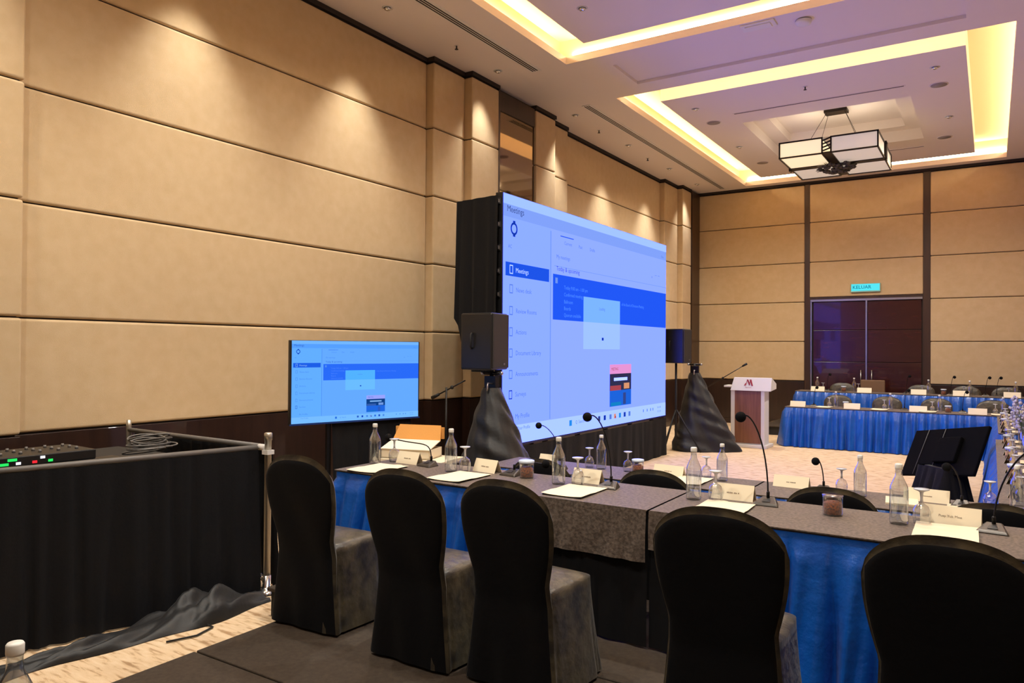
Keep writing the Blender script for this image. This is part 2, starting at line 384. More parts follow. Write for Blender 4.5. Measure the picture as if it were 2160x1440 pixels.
# ------------------------------------------------------------------ ceiling fittings
def diffuser(y0, y1, x, label):
    t = thing('air_diffuser', label, 'air vent', (x, y0, ZC), group=None); L = y1-y0
    MB().box(-.075, .075, 0, L, -.008, 0).build('frame', 'white', t)
    for k in range(3): MB().box(-.052+k*.036, -.032+k*.036, .03, L-.03, -.0095, -.0075).build('slot', 'grille', t)
diffuser(1.7, 8.97, -5.40, 'long slot air diffuser in the ceiling over the near left wall')
diffuser(10.64, 17.9, -5.48, 'long slot air diffuser in the ceiling over the far left wall')
for y, q in ((12.32, 'in front of'), (16.15, 'behind')):
    t = thing('air_slot', 'thin linear air slot in the ceiling just %s the hanging lamp tray' % q, 'air vent', (-2.34, y, ZC))
    MB().box(-1.27, 1.27, -.03, .03, -.006, 0).build('frame', 'ceil', t); MB().box(-1.25, 1.25, -.016, .016, -.008, -.005).build('slot', mat('slot_shade', lin(96, 86, 90), .8), t)
def downlight(x, y, label, z=ZC, lamp=True, r=.045, group=None):
    t = thing('downlight', label, 'downlight', (x, y, z), group=group)
    MB().lathe([(r+.02, -.004), (r+.02, -.001), (r, -.001), (r, -.004)], seg=20).build('trim_ring', 'white', t)
    m = MB(); m.ball((0, 0, -.012), r*.86, 16, 8, sc=(1, 1, .55)); m.build('lamp', 'chrome', t)
    return t
wy = [(2.05, 'over the wall panels left of the screen, nearest'), (4.22, 'second'), (6.385, 'third'), (8.67, 'fourth'), (11.0, 'fifth'), (13.16, 'sixth'), (15.32, 'seventh'), (17.1, 'eighth')]
for i, (y, _) in enumerate(wy):
    downlight(-5.86, y, 'small chrome wall-washer downlight, %s in the row along the left wall' % (['first', 'second', 'third', 'fourth', 'fifth', 'sixth', 'seventh', 'last'][i]), group='wall washers along the left wall')
    e = E_WASH*(.5 if i in (3, 7) else .75 if i == 4 else 1)
    spot('wash_light', (-5.86, y, ZC-.06), (-6.42, y, 2.0), e, 66, 1, size=.06)
for (x, y, s) in ((-3.96, 7.583, 'left one in the near coffer'), (-.72, 7.583, 'right one in the near coffer'), (-3.96, 5.2, 'left of the near lamp'), (-.72, 5.2, 'right of the near lamp'),
                  (-3.96, .95, 'left one of an unseen pair added in the flat near ceiling for light'), (-.72, .95, 'right one of an unseen pair added in the flat near ceiling for light'), (-3.96, 3.0, 'left one by the near edge of the near coffer'), (-.72, 3.0, 'right one by the near edge of the near coffer'),  # flat-ceiling pair is unseen, added to brighten the near skirts and floor
                  (-4.05, 11.86-.12, 'near left corner of the far coffer'), (-.66, 11.74, 'near right corner of the far coffer'), (-4.09, 14.38, 'left middle of the far coffer'), (-.60, 14.33, 'right middle of the far coffer')):
    downlight(x, y, 'small round downlight, '+s, group='coffer downlights')
    spot('down_light', (x, y, ZC-.06), (x, y+.2, 0), E_DOWN*(1.5 if y > 14 else .45 if y > 7 else .8 if y > 4 else .75), 155, 1, size=.05)
def sprinkler(x, y, label):
    t = thing('sprinkler', label, 'sprinkler', (x, y, ZC))
    MB().lathe([(.03, -.004), (.03, 0)], seg=14).build('plate', 'white', t)
    m = MB(); m.lathe([(.010, -.045), (.010, -.004)], seg=8); m.lathe([(.024, -.050), (.024, -.046)], seg=12); m.build('nozzle', 'grille', t)
for x, y, s in ((-5.83, 7.665, 'beside the near slot diffuser'), (-5.91, 11.986, 'above the far wall washers, nearer one'), (-5.925, 14.265, 'above the far wall washers, farther one'), (-2.33, 11.6, 'on the flat ring in front of the hanging lamp')):
    sprinkler(x, y, 'dark pendent sprinkler head '+s)
for x, y, s in ((-4.03, 12.615, 'near left'), (-.654, 12.544, 'near right'), (-4.02, 15.83, 'far left'), (-.727, 15.66, 'far right')):
    t = thing('ceiling_speaker', 'round grey ceiling speaker grille, %s of the hanging lamp' % s, 'speaker', (x, y, ZC), group='round ceiling speakers')
    MB().lathe([(.125, -.006), (.125, 0)], seg=28).build('rim', 'ceil', t); MB().lathe([(.108, -.009), (.108, -.005)], seg=28).build('grille', mat('speaker_mesh', lin(150, 140, 136), .8), t)
t = thing('smoke_detector', 'round white smoke detector on the ceiling between the two coffers', 'smoke detector', (-1.876, 9.24, ZC))
MB().lathe([(.05, -.06), (.085, -.05), (.092, -.03), (.092, -.012)], seg=24).build('sensor', 'white', t)
MB().lathe([(.075, -.012), (.075, 0)], seg=24).build('base', 'grille', t)
t = thing('ceiling_access_box', 'white rectangular fitting recessed in the ceiling left of the smoke detector', 'ceiling fitting', (-2.364, 9.1, ZC))
MB().box(-.20, .20, -.10, .10, -.02, 0).build('frame', 'white', t, bevel=.006); MB().box(-.15, .15, -.065, .065, -.034, -.018).build('diffuser', 'white', t, bevel=.004)

# hanging lamp
def hanging_lamp(y, label):
    t = thing('hanging_lamp', label, 'ceiling lamp', (-2.325, y, 0))
    MB().box(-.19, .19, -.12, .12, 6.0, 6.05).build('canopy', 'lampmetal', t, bevel=.006)
    z0, z1 = 5.09, 5.35; X = [(-.765, -.075), (.065, .775)]; Y = [(-.90, -.05), (.10, .95)]
    b = .024; fr = MB()
    for x0, x1 in X:
        for y0, y1 in Y:
            hot = (x0 < 0 and y0 < 0)
            m = MB(); m.box(x0+.004, x1-.004, y0+.004, y1-.004, z0+.004, z1-.004); m.build('shade', 'shade_hot' if hot else 'shade', t)
            for z in (z0, z1):
                for yy in (y0, y1): fr.box(x0-b/2, x1+b/2, yy-b/2, yy+b/2, z-b/2, z+b/2)
                for xx in (x0, x1): fr.box(xx-b/2, xx+b/2, y0, y1, z-b/2, z+b/2)
            for xx in (x0, x1):
                for yy in (y0, y1): fr.box(xx-b/2, xx+b/2, yy-b/2, yy+b/2, z0, z1)
    fr.box(-.80, .81, -.045, .095, z0-.01, z0+.02); fr.box(-.80, .81, -.045, .095, z1-.02, z1+.01)
    fr.box(-.80, -.77, -.05, .10, z0-.04, z1+.03); fr.box(.78, .81, -.05, .10, z0-.04, z1+.03)
    fr.box(-.07, .06, -.90, .95, z0+.0, z0+.02)
    fr.build('frame', 'lampmetal', t)
    m = MB()
    for k in range(4):
        z = z0+.05+k*.058; m._add([(-.075, -.90, z-.02), (.065, -.90, z+.02), (.065, -.88, z+.02), (-.075, -.88, z-.02), (-.075, -.90, z), (.065, -.90, z+.045), (.065, -.88, z+.045), (-.075, -.88, z)],
                                  [(0,3,2,1),(4,5,6,7),(0,1,5,4),(1,2,6,5),(2,3,7,6),(3,0,4,7)])
    m.build('louvre', 'lampmetal', t)
    for sx, sy in ((-1, -1), (1, -1), (-1, 1), (1, 1)):
        MB().tube([(sx*.15, sy*.08, 6.0), (sx*.42, sy*.45, z1)], .004, 6).build('cable', 'lampmetal', t)
    m = MB(); r = random.Random(3)
    for k in range(90):
        a = r.random()*2*PI; q = r.random()**.5; c = (math.cos(a)*q*.30, math.sin(a)*q*.30+.0, 5.04-(1-q*q)*.10+r.uniform(-.02, .02))
        m.ball(c, r.uniform(.025, .05), 7, 5, sc=(1, 1, .6))
    for k in range(40):
        a = r.random()*2*PI; q = .24; p = Vector((math.cos(a)*q, math.sin(a)*q, 5.03)); m.tube([p, p+Vector((math.cos(a)*.1, math.sin(a)*.1, r.uniform(-.06, .04)))], .012, 5, r2=.003)
    m.build('dried_flowers', 'leafy', t)
    for sx in (-.42, .42):
        l = bpy.data.lights.new('lamp_bulb', 'POINT'); l.energy = 6; l.color = (1, .86, .66); l.shadow_soft_size = .1
        o = bpy.data.objects.new('lamp_bulb', l); COL.objects.link(o); o.location = (-2.325+sx, y+.02, 5.55)
hanging_lamp(14.2, 'square hanging lamp of four lit shades in dark frames, dried flowers below')
hanging_lamp(5.3, 'unseen copy of the square hanging lamp, added overhead to light the near tables')  # out-of-view copy, added for more light from above

# ------------------------------------------------------------------ risers
def riser(x0, x1, y0, y1, label):
    t = thing('stage_riser', label, 'stage platform', (0, 0, 0), group=None); t.location = (x0, y0, 0)
    MB().box(.02, x1-x0-.02, .02, y1-y0-.02, 0, .165).build('frame', 'rubber', t)
    MB().box(0, x1-x0, 0, y1-y0, .165, .19).build('deck', 'riser', t, bevel=.006)
    return t
riser(-3.465, 1.72, -2.5, 2.36, 'grey-brown carpeted riser module in the foreground, nearest the viewer')
riser(-3.465, 1.72, 2.372, 3.24, 'grey-brown carpeted riser module under the row of black covered chairs')
riser(-4.0, 1.72, 3.25, 4.42, 'grey-brown carpeted riser module under the near table row')
riser(-4.15, 1.70, 16.1, 18.14, 'low carpeted riser under the farthest blue-skirted table')

# ------------------------------------------------------------------ tables with skirts
def path_skirt(pts, z0, z1, w=.11, amp=.018, step=.016, nv=8, flare=.03, seed=1, band=.05):
    P = [Vector((p[0], p[1])) for p in pts]; segs = []; L = 0
    for a, b in zip(P[:-1], P[1:]): segs.append((L, a, b)); L += (b-a).length
    n = max(4, int(L/step)); r = random.Random(seed); ph = [r.uniform(0, 6.28) for _ in range(6)]
    def base(s):
        for (l, a, b) in reversed(segs):
            if s >= l-1e-6:
                d = (b-a); q = d.length; d = d/q; return a+d*(s-l), Vector((d.y, -d.x))
        return P[0], Vector((0, 0))
    def fn(u, v):
        s = u*L*.99999; p, nr = base(s)
        t = max(0, v*(z1-z0)-band)/(z1-z0-band)
        a = amp*(.45+.9*t)*(0 if v*(z1-z0) < band*.6 else 1)
        x = 2*PI*s/w+1.5*math.sin(2*PI*s/(w*4.3)+ph[0])+.9*math.sin(2*PI*s/(w*1.7)+ph[1])*t
        d = a*(abs(math.sin(x*.5))**.75*1.9+.35*math.sin(1.7*x+ph[2]+t*2.5))+flare*t+a*.3
        q = p+nr*(d+.006); return (q.x, q.y, z1-(z1-z0)*v)
    m = MB(); m.grid(fn, n, nv); return m
def table(x0, x1, y0, y1, ztop, zf, label, skirts, near=False, seed=1):
    """skirts: list of (material, points)"""
    t = thing('conference_table', label, 'table', (0, 0, zf))
    cx, cy = (x0+x1)/2, (y0+y1)/2; t.location = (cx, cy, zf); h = ztop-zf
    o = lambda m: m
    m = MB(); m.box(x0-cx, x1-cx, y0-cy, y1-cy, h-.03, h-.004); m.build('table_top', 'board', t, bevel=.003)
    for sx in (-1, 1):
        for sy in (-1, 1):
            X = sx*((x1-x0)/2-.15); Y = sy*((y1-y0)/2-.08)
            MB().box(X-.015, X+.015, Y-.015, Y+.015, 0, h-.03).build('leg', 'leg', t)
    for k, (mt, pts) in enumerate(skirts):
        m = path_skirt([(a-cx, b-cy) for a, b in pts], .012, h-.006, seed=seed+k, step=.010 if near else .02,
                       w=.15 if near else .14, amp=.006 if 'black' in mt else (.046 if near else .046), nv=16 if near else 8, band=.095 if near else .03, flare=.0 if 'black' in mt else .03)
        m.build('table_skirt', mt, t)
    return t
def cloth(x0, x1, y0, y1, z, label, drop=None, step=.06):
    """thin damask top cloth; drop=(xa, xb, depth) hangs over the near edge"""
    e = .012
    m = MB(); m.box(x0-e, x1+e, y0-e, y1+e, z-.003, z+.003)
    def edge(pts, n):
        pass
    if drop:
        xa, xb, dp = drop
        def fn(u, v):
            x = xa+(xb-xa)*u; wv = .010*math.sin(x*17)+.008*math.sin(x*31+1+v*3)
            return (x+.012*v*math.sin(x*4), y0-e-.004-.012*v-abs(wv)*v, z+.002-dp*v)
        m.grid(fn, 60, 10)
    return tag(m.build('tablecloth', 'damask'), label, 'tablecloth')
TN, TF = .915, .725
ring = lambda x0, x1, y0, y1: [(x0, y1), (x0, y0), (x1, y0), (x1, y1)]
# near row, on the riser
table(-3.83, -1.525, 3.70, 4.33, TN-.004, .19, 'left near table with part blue, part black skirt behind the three left chairs',
      [('satin', [(-3.83, 4.33), (-3.83, 3.70), (-2.38, 3.70)]), ('blackskirt', [(-2.38, 3.705), (-1.525, 3.705)])], near=True, seed=3)
cloth(-3.83, -1.525, 3.70, 4.33, TN, 'brown damask cloth on the left near table, hanging down over its front edge', drop=(-2.42, -1.53, .27))
table(-1.515, 1.6, 3.70, 4.33, TN-.004, .19, 'near table on the right with a bright blue satin skirt behind the two right chairs',
      [('blackskirt', [(-1.515, 3.705), (-1.22, 3.705)]), ('satin', [(-1.22, 3.70), (1.6, 3.70)])], near=True, seed=9)
cloth(-1.515, 1.6, 3.70, 4.33, TN, 'brown damask cloth on the right near table', drop=(-1.515, -1.18, .20))
# second row, on the floor
table(-3.8, -1.52, 5.47, 6.04, TF-.004, 0, 'second-row table on the floor, left one, with blue skirt', [('satin', [(-3.8, 6.04), (-3.8, 5.47), (-1.52, 5.47)])], seed=5)
cloth(-3.8, -1.52, 5.47, 6.04, TF, 'brown damask cloth on the left second-row table')
table(-1.51, 1.0, 5.47, 6.04, TF-.004, 0, 'second-row table on the floor, right one, with blue skirt', [('satin', [(-1.51, 5.47), (1.0, 5.47)])], seed=6)
cloth(-1.51, 1.0, 5.47, 6.04, TF, 'brown damask cloth on the right second-row table')
# far rows
table(-3.24, 1.0, 14.45, 15.05, TF-.004, 0, 'long far table with a bright blue skirt on the floor facing the room', [('satin', ring(-3.24, 1.0, 14.45, 15.05))], seed=11)
cloth(-3.24, 1.0, 14.45, 15.05, TF, 'brown damask cloth on the long blue-skirted far table on the floor')
table(-3.52, 1.6, 16.62, 17.2, TN-.004, .19, 'farthest table with a blue skirt on the low riser by the double door', [('satin', ring(-3.52, 1.6, 16.62, 17.2))], seed=12)
cloth(-3.52, 1.6, 16.62, 17.2, TN, 'brown damask cloth on the farthest table on the riser')
# side column on the right
table(.08, .75, 11.4, 14.36, TF-.004, 0, 'far side table along the right, blue skirt, meeting the long far table', [('satin', [(.08, 14.36), (.08, 11.4), (.75, 11.4)])], seed=14)
cloth(.08, .75, 11.4, 14.36, TF, 'brown damask cloth on the far side table at the right')
table(.05, .72, 6.12, 10.55, TF-.004, 0, 'near side table along the right edge of the view with blue skirt', [('satin', [(.05, 10.55), (.05, 6.12)])], seed=15)
cloth(.05, .72, 6.12, 10.55, TF, 'brown damask cloth on the near side table at the right edge')
table(-2.3, -.5, .05, .88, .826, .19, 'table in the near left corner just below the view', [('satin', ring(-2.3, -.5, .05, .88))], seed=16)
cloth(-2.3, -.5, .05, .88, .83, 'brown damask cloth on the table just below the view')

# ------------------------------------------------------------------ chairs in stretch covers
def make_chair(label, group):
    t = thing('covered_chair', label, 'chair', group=group)
    TH = .98
    def hw(z):
        if z < .52: return .212+.046*((.52-z)/.52)**1.3
        return .212+.048*math.sin(min(1, (z-.52)/.28)*PI/2)
    def zt(x): return .815+.165*(max(0, 1-abs(x)**2.5))**.55
    def surf(side):
        def fn(u, v):
            x = 2*u-1; x = math.copysign(abs(x)**.8, x); z = .015+(zt(x)-.015)*v; q = (1-abs(x)**8)*(1-v**20)
            th = .032*max(0, q)**.5*(1 if z > .45 else .45+.55*z/.45)
            y = -.16*(z-.42) if z > .42 else -.05*(.42-z)
            y += side*th
            if side < 0: y -= .005*math.sin(x*5+z*9)*q+.010*math.sin(x*9+2)*q*max(0, .4-z)
            return (x*hw(z), y, z)
        return fn
    m = MB(); m.grid(surf(1), 30, 34, 1); m.grid(surf(-1), 30, 34, 0)
    k0 = len(m.f)//2
    for k in range(k0, len(m.f)):
        q = k-k0; iu, iv = q % 30, q//30
        if iu < 1 or iu > 28 or iv > 32: m.mi[k] = 1
    m.build('backrest', ['cover', 'satin_edge'], t, weld=True)
    def rb(a, n=.28): c, s_ = math.cos(a), math.sin(a); return math.copysign(abs(c)**n, c), math.copysign(abs(s_)**n, s_)
    def skirt(u, v):      # seat cover: rounded box falling to the floor
        a = 2*PI*u; X, Y = rb(a); f = v**1.3; fold = 1+f*(.035*math.sin(9*a+1)+.022*math.sin(17*a))
        return (X*(.208+.045*f)*fold, .20+Y*(.205+.025*f)*fold, .47-.455*v)
    m = MB(); m.grid(skirt, 72, 12, closed=True)
    def top(u, v):
        X, Y = rb(2*PI*u); return (X*.208*v, .20+Y*.205*v, .47+.03*(1-v**3))
    m.grid(top, 72, 5, closed=True); m.build('seat', 'satin_edge', t, weld=True)
    return t
G = 'black covered chairs at the near table'
C0 = make_chair('black covered chair, leftmost at the near table, by the silver post of the black drape', G)
C0.location = (-3.23, 2.90, .19); C0.rotation_euler = (0, 0, .05)
for (x, y, r, s) in ((-2.44, 2.87, .0, 'second from the left at the near table'), (-1.86, 2.90, -.05, 'third from left at near table, just left of the hanging brown cloth'),
                     (-.875, 2.87, .02, 'fourth from left at near table, just left of the bare blue skirt'), (-.115, 2.85, -.03, 'rightmost at the near table, largest and cut by the right edge')):
    dup(C0, (x, y, .19), r, 'black covered chair '+s, G)
G = 'black covered chairs between the near table and the second row'
for (x, s) in ((-2.72, 'just its top edge behind the near white-lidded jar'), (-1.86, 'arched top left of the tall bending microphone'), (-.78, 'arched top behind the open nut tumbler'), (.02, 'arched top behind the rightmost microphone')):
    dup(C0, (x, 4.68, 0), 0, 'black covered chair at second row, '+s, G)
G = 'covered chairs behind the long far table'
for i, x in enumerate((-2.55, -1.68, -.86, .02)):
    q = dup(C0, (x, 15.75, 0), PI, 'dark covered chair behind the long blue far table, '+nth(i), G); q.scale = (1, 1, .925)
G = 'covered chairs behind the farthest table'
for i, x in enumerate((-2.78, -1.25, -.44, .25)):
    q = dup(C0, (x, 17.72, .19), PI, 'dark covered chair behind the farthest table on the riser, '+nth(i), G); q.scale = (1, 1, .9)
t = thing('banquet_chair', 'uncovered brown upholstered banquet chair behind the farthest table, in front of the double door', 'chair', (-2.16, 17.72, .19), PI)
m = MB(); m.box(-.24, .24, -.03, .03, .55, .96); m.build('backrest', mat('tan_upholstery', lin(112, 84, 60), .7), t, bevel=.02)
MB().box(-.23, .23, .0, .44, .43, .49).build('seat', mat('tan_upholstery_seat', lin(112, 84, 60), .7), t, bevel=.02)
for sx in (-.21, .21):
    for sy in (.03, .41): MB().tube([(sx, sy, 0), (sx, sy, .43)], .012).build('leg', 'steel', t)
for sx in (-.225, .225): MB().tube([(sx, .0, .45), (sx, -.0, .60)], .012).build('back_post', 'steel', t)

# ------------------------------------------------------------------ table ware
def new_bottle(label, group, glass='bottle'):
    t = thing('water_bottle', label, 'bottle', group=group)
    MB().lathe([(.036, 0), (.0415, .006), (.042, .02), (.042, .165), (.039, .185), (.026, .215), (.017, .235), (.0155, .262), (.0165, .268), (.0165, .276)], seg=24).build('glass_body', glass, t)
    MB().lathe([(.0172, .268), (.0178, .272), (.0178, .290), (.015, .294)], seg=18).build('cap', 'cap', t)
    return t
def new_goblet(label, group):
    t = thing('upturned_goblet', label, 'glass', group=group)
    m = MB(); m.lathe([(.036, 0), (.0355, .001), (.041, .035), (.040, .06), (.030, .085), (.012, .098), (.006, .104)], seg=22); m.build('bowl', 'glass', t)
    m = MB(); m.lathe([(.008, .102), (.006, .125), (.008, .152), (.014, .158)], seg=14); m.build('stem', mat_foot, t)
    MB().lathe([(.014, .158), (.034, .166), (.036, .168), (.036, .171), (.0, .172)], seg=22).build('foot', mat_foot, t)
    return t
mat_foot = mat('goblet_foot', lin(232, 234, 244), .15, spec=.8, trans=.15)
def new_card(label, group, w_=.175, h_=.075, txt=None, seed=0, far=False):
    t = thing('name_card', label, 'name card', group=group); d_ = .04
    m = MB(); e = .0012
    for s in (-1, 1):
        m._add([(-w_/2, s*d_, 0), (w_/2, s*d_, 0), (w_/2, 0, h_), (-w_/2, 0, h_), (-w_/2, s*(d_-e*2), 0), (w_/2, s*(d_-e*2), 0), (w_/2, 0, h_-e*3), (-w_/2, 0, h_-e*3)],
               [(0,1,2,3),(7,6,5,4),(0,4,5,1),(1,5,6,2),(2,6,7,3),(3,7,4,0)])
    cd_ = m.build('card', 'card', t)
    if not far:
        m = MB(); sl = math.atan2(d_, h_)
        T = Matrix.Translation((0, -d_*.56-.0012, h_*.44)) @ Matrix.Rotation(PI/2-sl, 4, 'X')
        if txt: put_text(m, txt, .017, T @ Matrix.Translation((0, -.004, 0)), align='CENTER')
        else:
            r = random.Random(seed); x = -.032
            while x < .032:
                q = r.uniform(.003, .006)
                m._add([T @ Vector(p) for p in ((x, -.003, 0), (x+q, -.003, 0), (x+q, .0025+r.random()*.004, 0), (x, .003, 0))], [(0, 1, 2, 3)]); x += q+(.002 if r.random() < .8 else .007)
        m.build('handwriting', 'ink', cd_)
    return t
def new_mic(label, group, head, far=False, bend=.5, ctrl=None):
    """conference microphone: head offset (x,y,z) from base"""
    t = thing('desk_microphone', label, 'microphone', group=group)
    m = MB(); a = [(-.072, -.055, 0), (.072, -.055, 0), (.05, .06, 0), (-.05, .06, 0)]; b = [(-.06, -.045, .016), (.06, -.045, .016), (.032, .045, .04), (-.032, .045, .04)]
    m.frus(a, b); bs = m.build('base', 'micbase', t, bevel=.006)
    m = MB(); m.frus([(-.022, -.03, .023), (.022, -.03, .023), (.016, .0, .031), (-.016, .0, .031)], [(-.021, -.028, .025), (.021, -.028, .025), (.015, -.002, .033), (-.015, -.002, .033)]); m.build('talk_button', 'black', bs)
    h = Vector(head); p0 = Vector((0, .03, .034)); c1 = p0+Vector((0, 0, h.z*bend)); c2 = h*.72+Vector((0, 0, h.z*.34))
    if ctrl: c1, c2 = Vector(ctrl[0]), Vector(ctrl[1])
    pts = []
    for k in range(13):
        u = k/12; pts.append(p0*(1-u)**3+c1*3*u*(1-u)**2+c2*3*u*u*(1-u)+h*u**3)
    MB().lathe([(.009, .030), (.009, .065), (.006, .07)], cx=0, cy=.03, seg=12).build('collar', 'neck', t)
    gn = MB().tube(pts, .0042, 8).build('gooseneck', 'neck', t)
    m = MB(); d = (pts[-1]-pts[-2]).normalized(); q = h+d*.02; m.ball(q, .029, 16, 10); m.build('foam_windscreen', 'foam', gn)
    return t
def new_jar(label, group, lid=True):
    t = thing('snack_jar', label, 'jar', group=group)
    MB().lathe([(.044, 0), (.048, .004), (.049, .09), (.049, .10)], seg=22).build('glass_body', 'glass', t)
    m = MB(); m.lathe([(.030, .004), (.043, .008), (.044, .062), (.03, .07)], seg=18); r = random.Random(5)
    for k in range(36):
        a = r.random()*6.28; q = r.uniform(.01, .037); m.ball((math.cos(a)*q, math.sin(a)*q, r.uniform(.02, .07)), .008, 6, 5)
    m.build('candied_nuts', 'nuts', t)
    if lid: MB().lathe([(.051, .098), (.052, .101), (.052, .113), (.046, .116)], seg=22).build('lid', 'lid', t)
    else: MB().lathe([(.050, .096), (.051, .099), (.051, .104)], seg=22).build('rim', 'glass', t)
    return t
def new_pad(label, group, w_=.26, d_=.36):
    t = thing('writing_pad', label, 'notepad', group=group)
    m = MB(); m.box(-w_/2+.006, w_/2-.006, -d_/2+.004, d_/2-.008, 0, .006); m.build('backing', 'rubber', t)
    def fn(u, v): return ((u-.5)*w_, (v-.5)*d_, .008+.006*(2*abs(u-.5))**3*(1 if v < .5 else .3))
    m = MB(); m.grid(fn, 12, 6); k = m.v[:]; m._add([(a, b, c-.0015) for a, b, c in k], [tuple(reversed(f)) for f in m.f], 0, True)
    m.build('sheet', 'paper', t); return t
NB = lambda p, z: (p[0], p[1], z+.003)
pl = ['first', 'second', 'third', 'fourth', 'fifth']
G = 'water bottles on the near table'; B0 = None
for i, p in enumerate(((-3.785, 4.03), (-3.125, 4.08), (-2.285, 4.09), (-1.42, 4.11), (-.383, 4.10))):
    L = 'clear glass water bottle at the %s place from the left on the near table' % pl[i]
    if B0 is None: B0 = new_bottle(L, G); B0.location = NB(p, TN)
    else: dup(B0, NB(p, TN), i*.7, L, G)
G = 'upturned goblets on the near table'; G0 = None
for i, p in enumerate(((-3.74, 4.19), (-3.05, 4.14), (-2.17, 4.13), (-1.30, 4.13), (-.29, 4.17))):
    L = 'upside-down stemmed water glass at the %s place from the left on the near table' % pl[i]
    if G0 is None: G0 = new_goblet(L, G); G0.location = NB(p, TN)
    else: dup(G0, NB(p, TN), i*.7, L, G)
G = 'round coasters on the near table'; K0 = None
for i, p in enumerate(((-3.60, 4.10), (-2.99, 4.13), (-2.13, 4.13), (-1.27, 4.17), (-.23, 4.19))):
    L = 'round cream paper coaster at the %s place from the left on the near table' % pl[i]
    if i in (2,): continue
    if K0 is None: K0 = tag(MB().lathe([(.045, 0), (.045, .002)], seg=24).build('coaster', 'paper'), L, 'coaster', G); K0.location = NB((p[0], p[1]-.045), TN)
    else: dup(K0, NB((p[0], p[1]-.05), TN), 0, L, G)
G = 'name cards on the near table'
TXT = [None, None, None, None, 'Puay Yuk Moo']
for i, (p, w_, r) in enumerate((((-3.60, 4.20), .20, -.02), ((-2.92, 4.22), .20, -.12), ((-2.16, 4.25), .20, -.04), ((-1.235, 4.25), .235, -.0), ((-.17, 4.255), .26, -.06))):
    t = new_card('cream folded name card at the %s place from the left on the near table' % pl[i], G, w_, .085, TXT[i], seed=i)
    t.location = NB(p, TN); t.rotation_euler = (0, 0, r)
G = 'microphones on the near table'
for i, (p, r, h, b) in enumerate((((-3.40, 4.17), -.15, (-.40, -.02, .17), 1.3), ((-2.70, 4.19), -.1, (.10, .22, .06), 1.6), ((-1.965, 4.15), .0, (-.09, -.08, .44), .7), ((-1.035, 4.19), .05, (-.10, -.12, .49), .65), ((.005, 4.16), -.1, (.17, -.05, .40), .5))):
    s = ['with its neck bent flat to the left', 'with its neck bent down', 'standing tall in front of the big screen', 'tallest, curving up in front of the lectern', 'leaning out to the right edge'][i]
    t = new_mic('black gooseneck microphone, near table, '+s, G, h, bend=b, ctrl=((0, .03, .20), (-.04, 0, .13)) if i == 0 else None); t.location = NB(p, TN); t.rotation_euler = (0, 0, r)
G = 'snack jars'
t = new_jar('white-lidded glass jar of candied nuts on the near table behind the third chair', G); t.location = NB((-2.57, 4.17), TN); J0 = t
t = new_jar('open glass tumbler of brown candied nuts on the near table, left of the fifth bottle', G, lid=False); t.location = NB((-.69, 4.13), TN)
G = 'writing pads on the near table'; P0 = None
for i, (p, r) in enumerate((((-3.60, 3.865), .06), ((-2.93, 3.92), .0), ((-2.075, 3.915), .02), ((-1.20, 3.935), .04), ((-.18, 4.0), .02))):
    L = 'cream writing sheet at the %s place from the left on the near table' % pl[i]
    if P0 is None: P0 = new_pad(L, G); P0.location = NB(p, TN); P0.rotation_euler = (0, 0, r)
    else: dup(P0, NB(p, TN), r, L, G)
# second row
G = 'table ware on the second-row tables'
for i, (p, s) in enumerate((((-2.85, 5.86), 'left of the tall third microphone'), ((-1.80, 5.88), 'in front of pale floor, right of fourth near bottle'), ((-.79, 5.82), 'beside the far goblet right of the short microphone'), ((.14, 5.9), 'at the right edge of the view'))):
    dup(B0, NB(p, TF), i, 'clear water bottle on second-row table, '+s, 'water bottles on the second-row tables')
for i, (p, s) in enumerate((((-2.975, 5.88), 'between the two left bottles'), ((-1.95, 5.95), 'left of the second bottle'), ((-.93, 5.93), 'behind the open nut tumbler'), ((-.01, 5.93), 'near the black floor monitor'), ((-2.60, 5.86), 'left of the far nut jar'))):
    dup(G0, NB(p, TF), i, 'upside-down stemmed glass on the second-row table, '+s, 'upturned goblets on the second-row tables')
for i, (p, s, w_) in enumerate((((-3.38, 5.85), 'leftmost, partly behind the third near bottle', .16), ((-2.24, 5.88), 'middle one in front of the pale floor', .26), ((-1.28, 5.92), 'left of the short far microphone', .26), ((-.38, 5.90), 'rightmost, below the floor monitor', .28))):
    t = new_card('cream folded name card on the second-row table, '+s, 'name cards on the second-row tables', w_, .085, None, seed=20+i); t.location = NB(p, TF); t.rotation_euler = (0, 0, -.05)
for i, (p, h, s) in enumerate((((-3.13, 5.63), (-.23, .05, .36), 'thin one in front of the big screen'), ((-1.05, 5.88), (-.03, -.05, .23), 'short one left of the third bottle'), ((-.17, 5.83), (-.07, -.06, .27), 'in front of the black floor monitor'))):
    t = new_mic('black gooseneck microphone on the second-row table, '+s, 'microphones on the second-row tables', h, bend=.6); t.location = NB(p, TF)
dup(J0, NB((-2.50, 5.84), TF), 0, 'glass jar of candied nuts with white lid on the second-row table', 'snack jars')
for i, (p, s) in enumerate((((-2.0, 5.72), 'left one behind the fourth near bottle'), ((-.12, 5.66), 'right one behind the fifth name card'), ((-2.95, 5.68), 'hidden one at left'))):
    if i < 2: dup(P0, NB(p, TF), .02, 'cream writing sheet on the second-row table, '+s, 'writing pads on the second-row tables')
t = thing('paper_stack', 'small stack of white papers on the second-row table left of the floor monitor', 'papers', (-.52, 5.76, TF+.003), .1)
MB().box(-.10, .10, -.13, .13, 0, .012).build('sheets', 'paper', t)

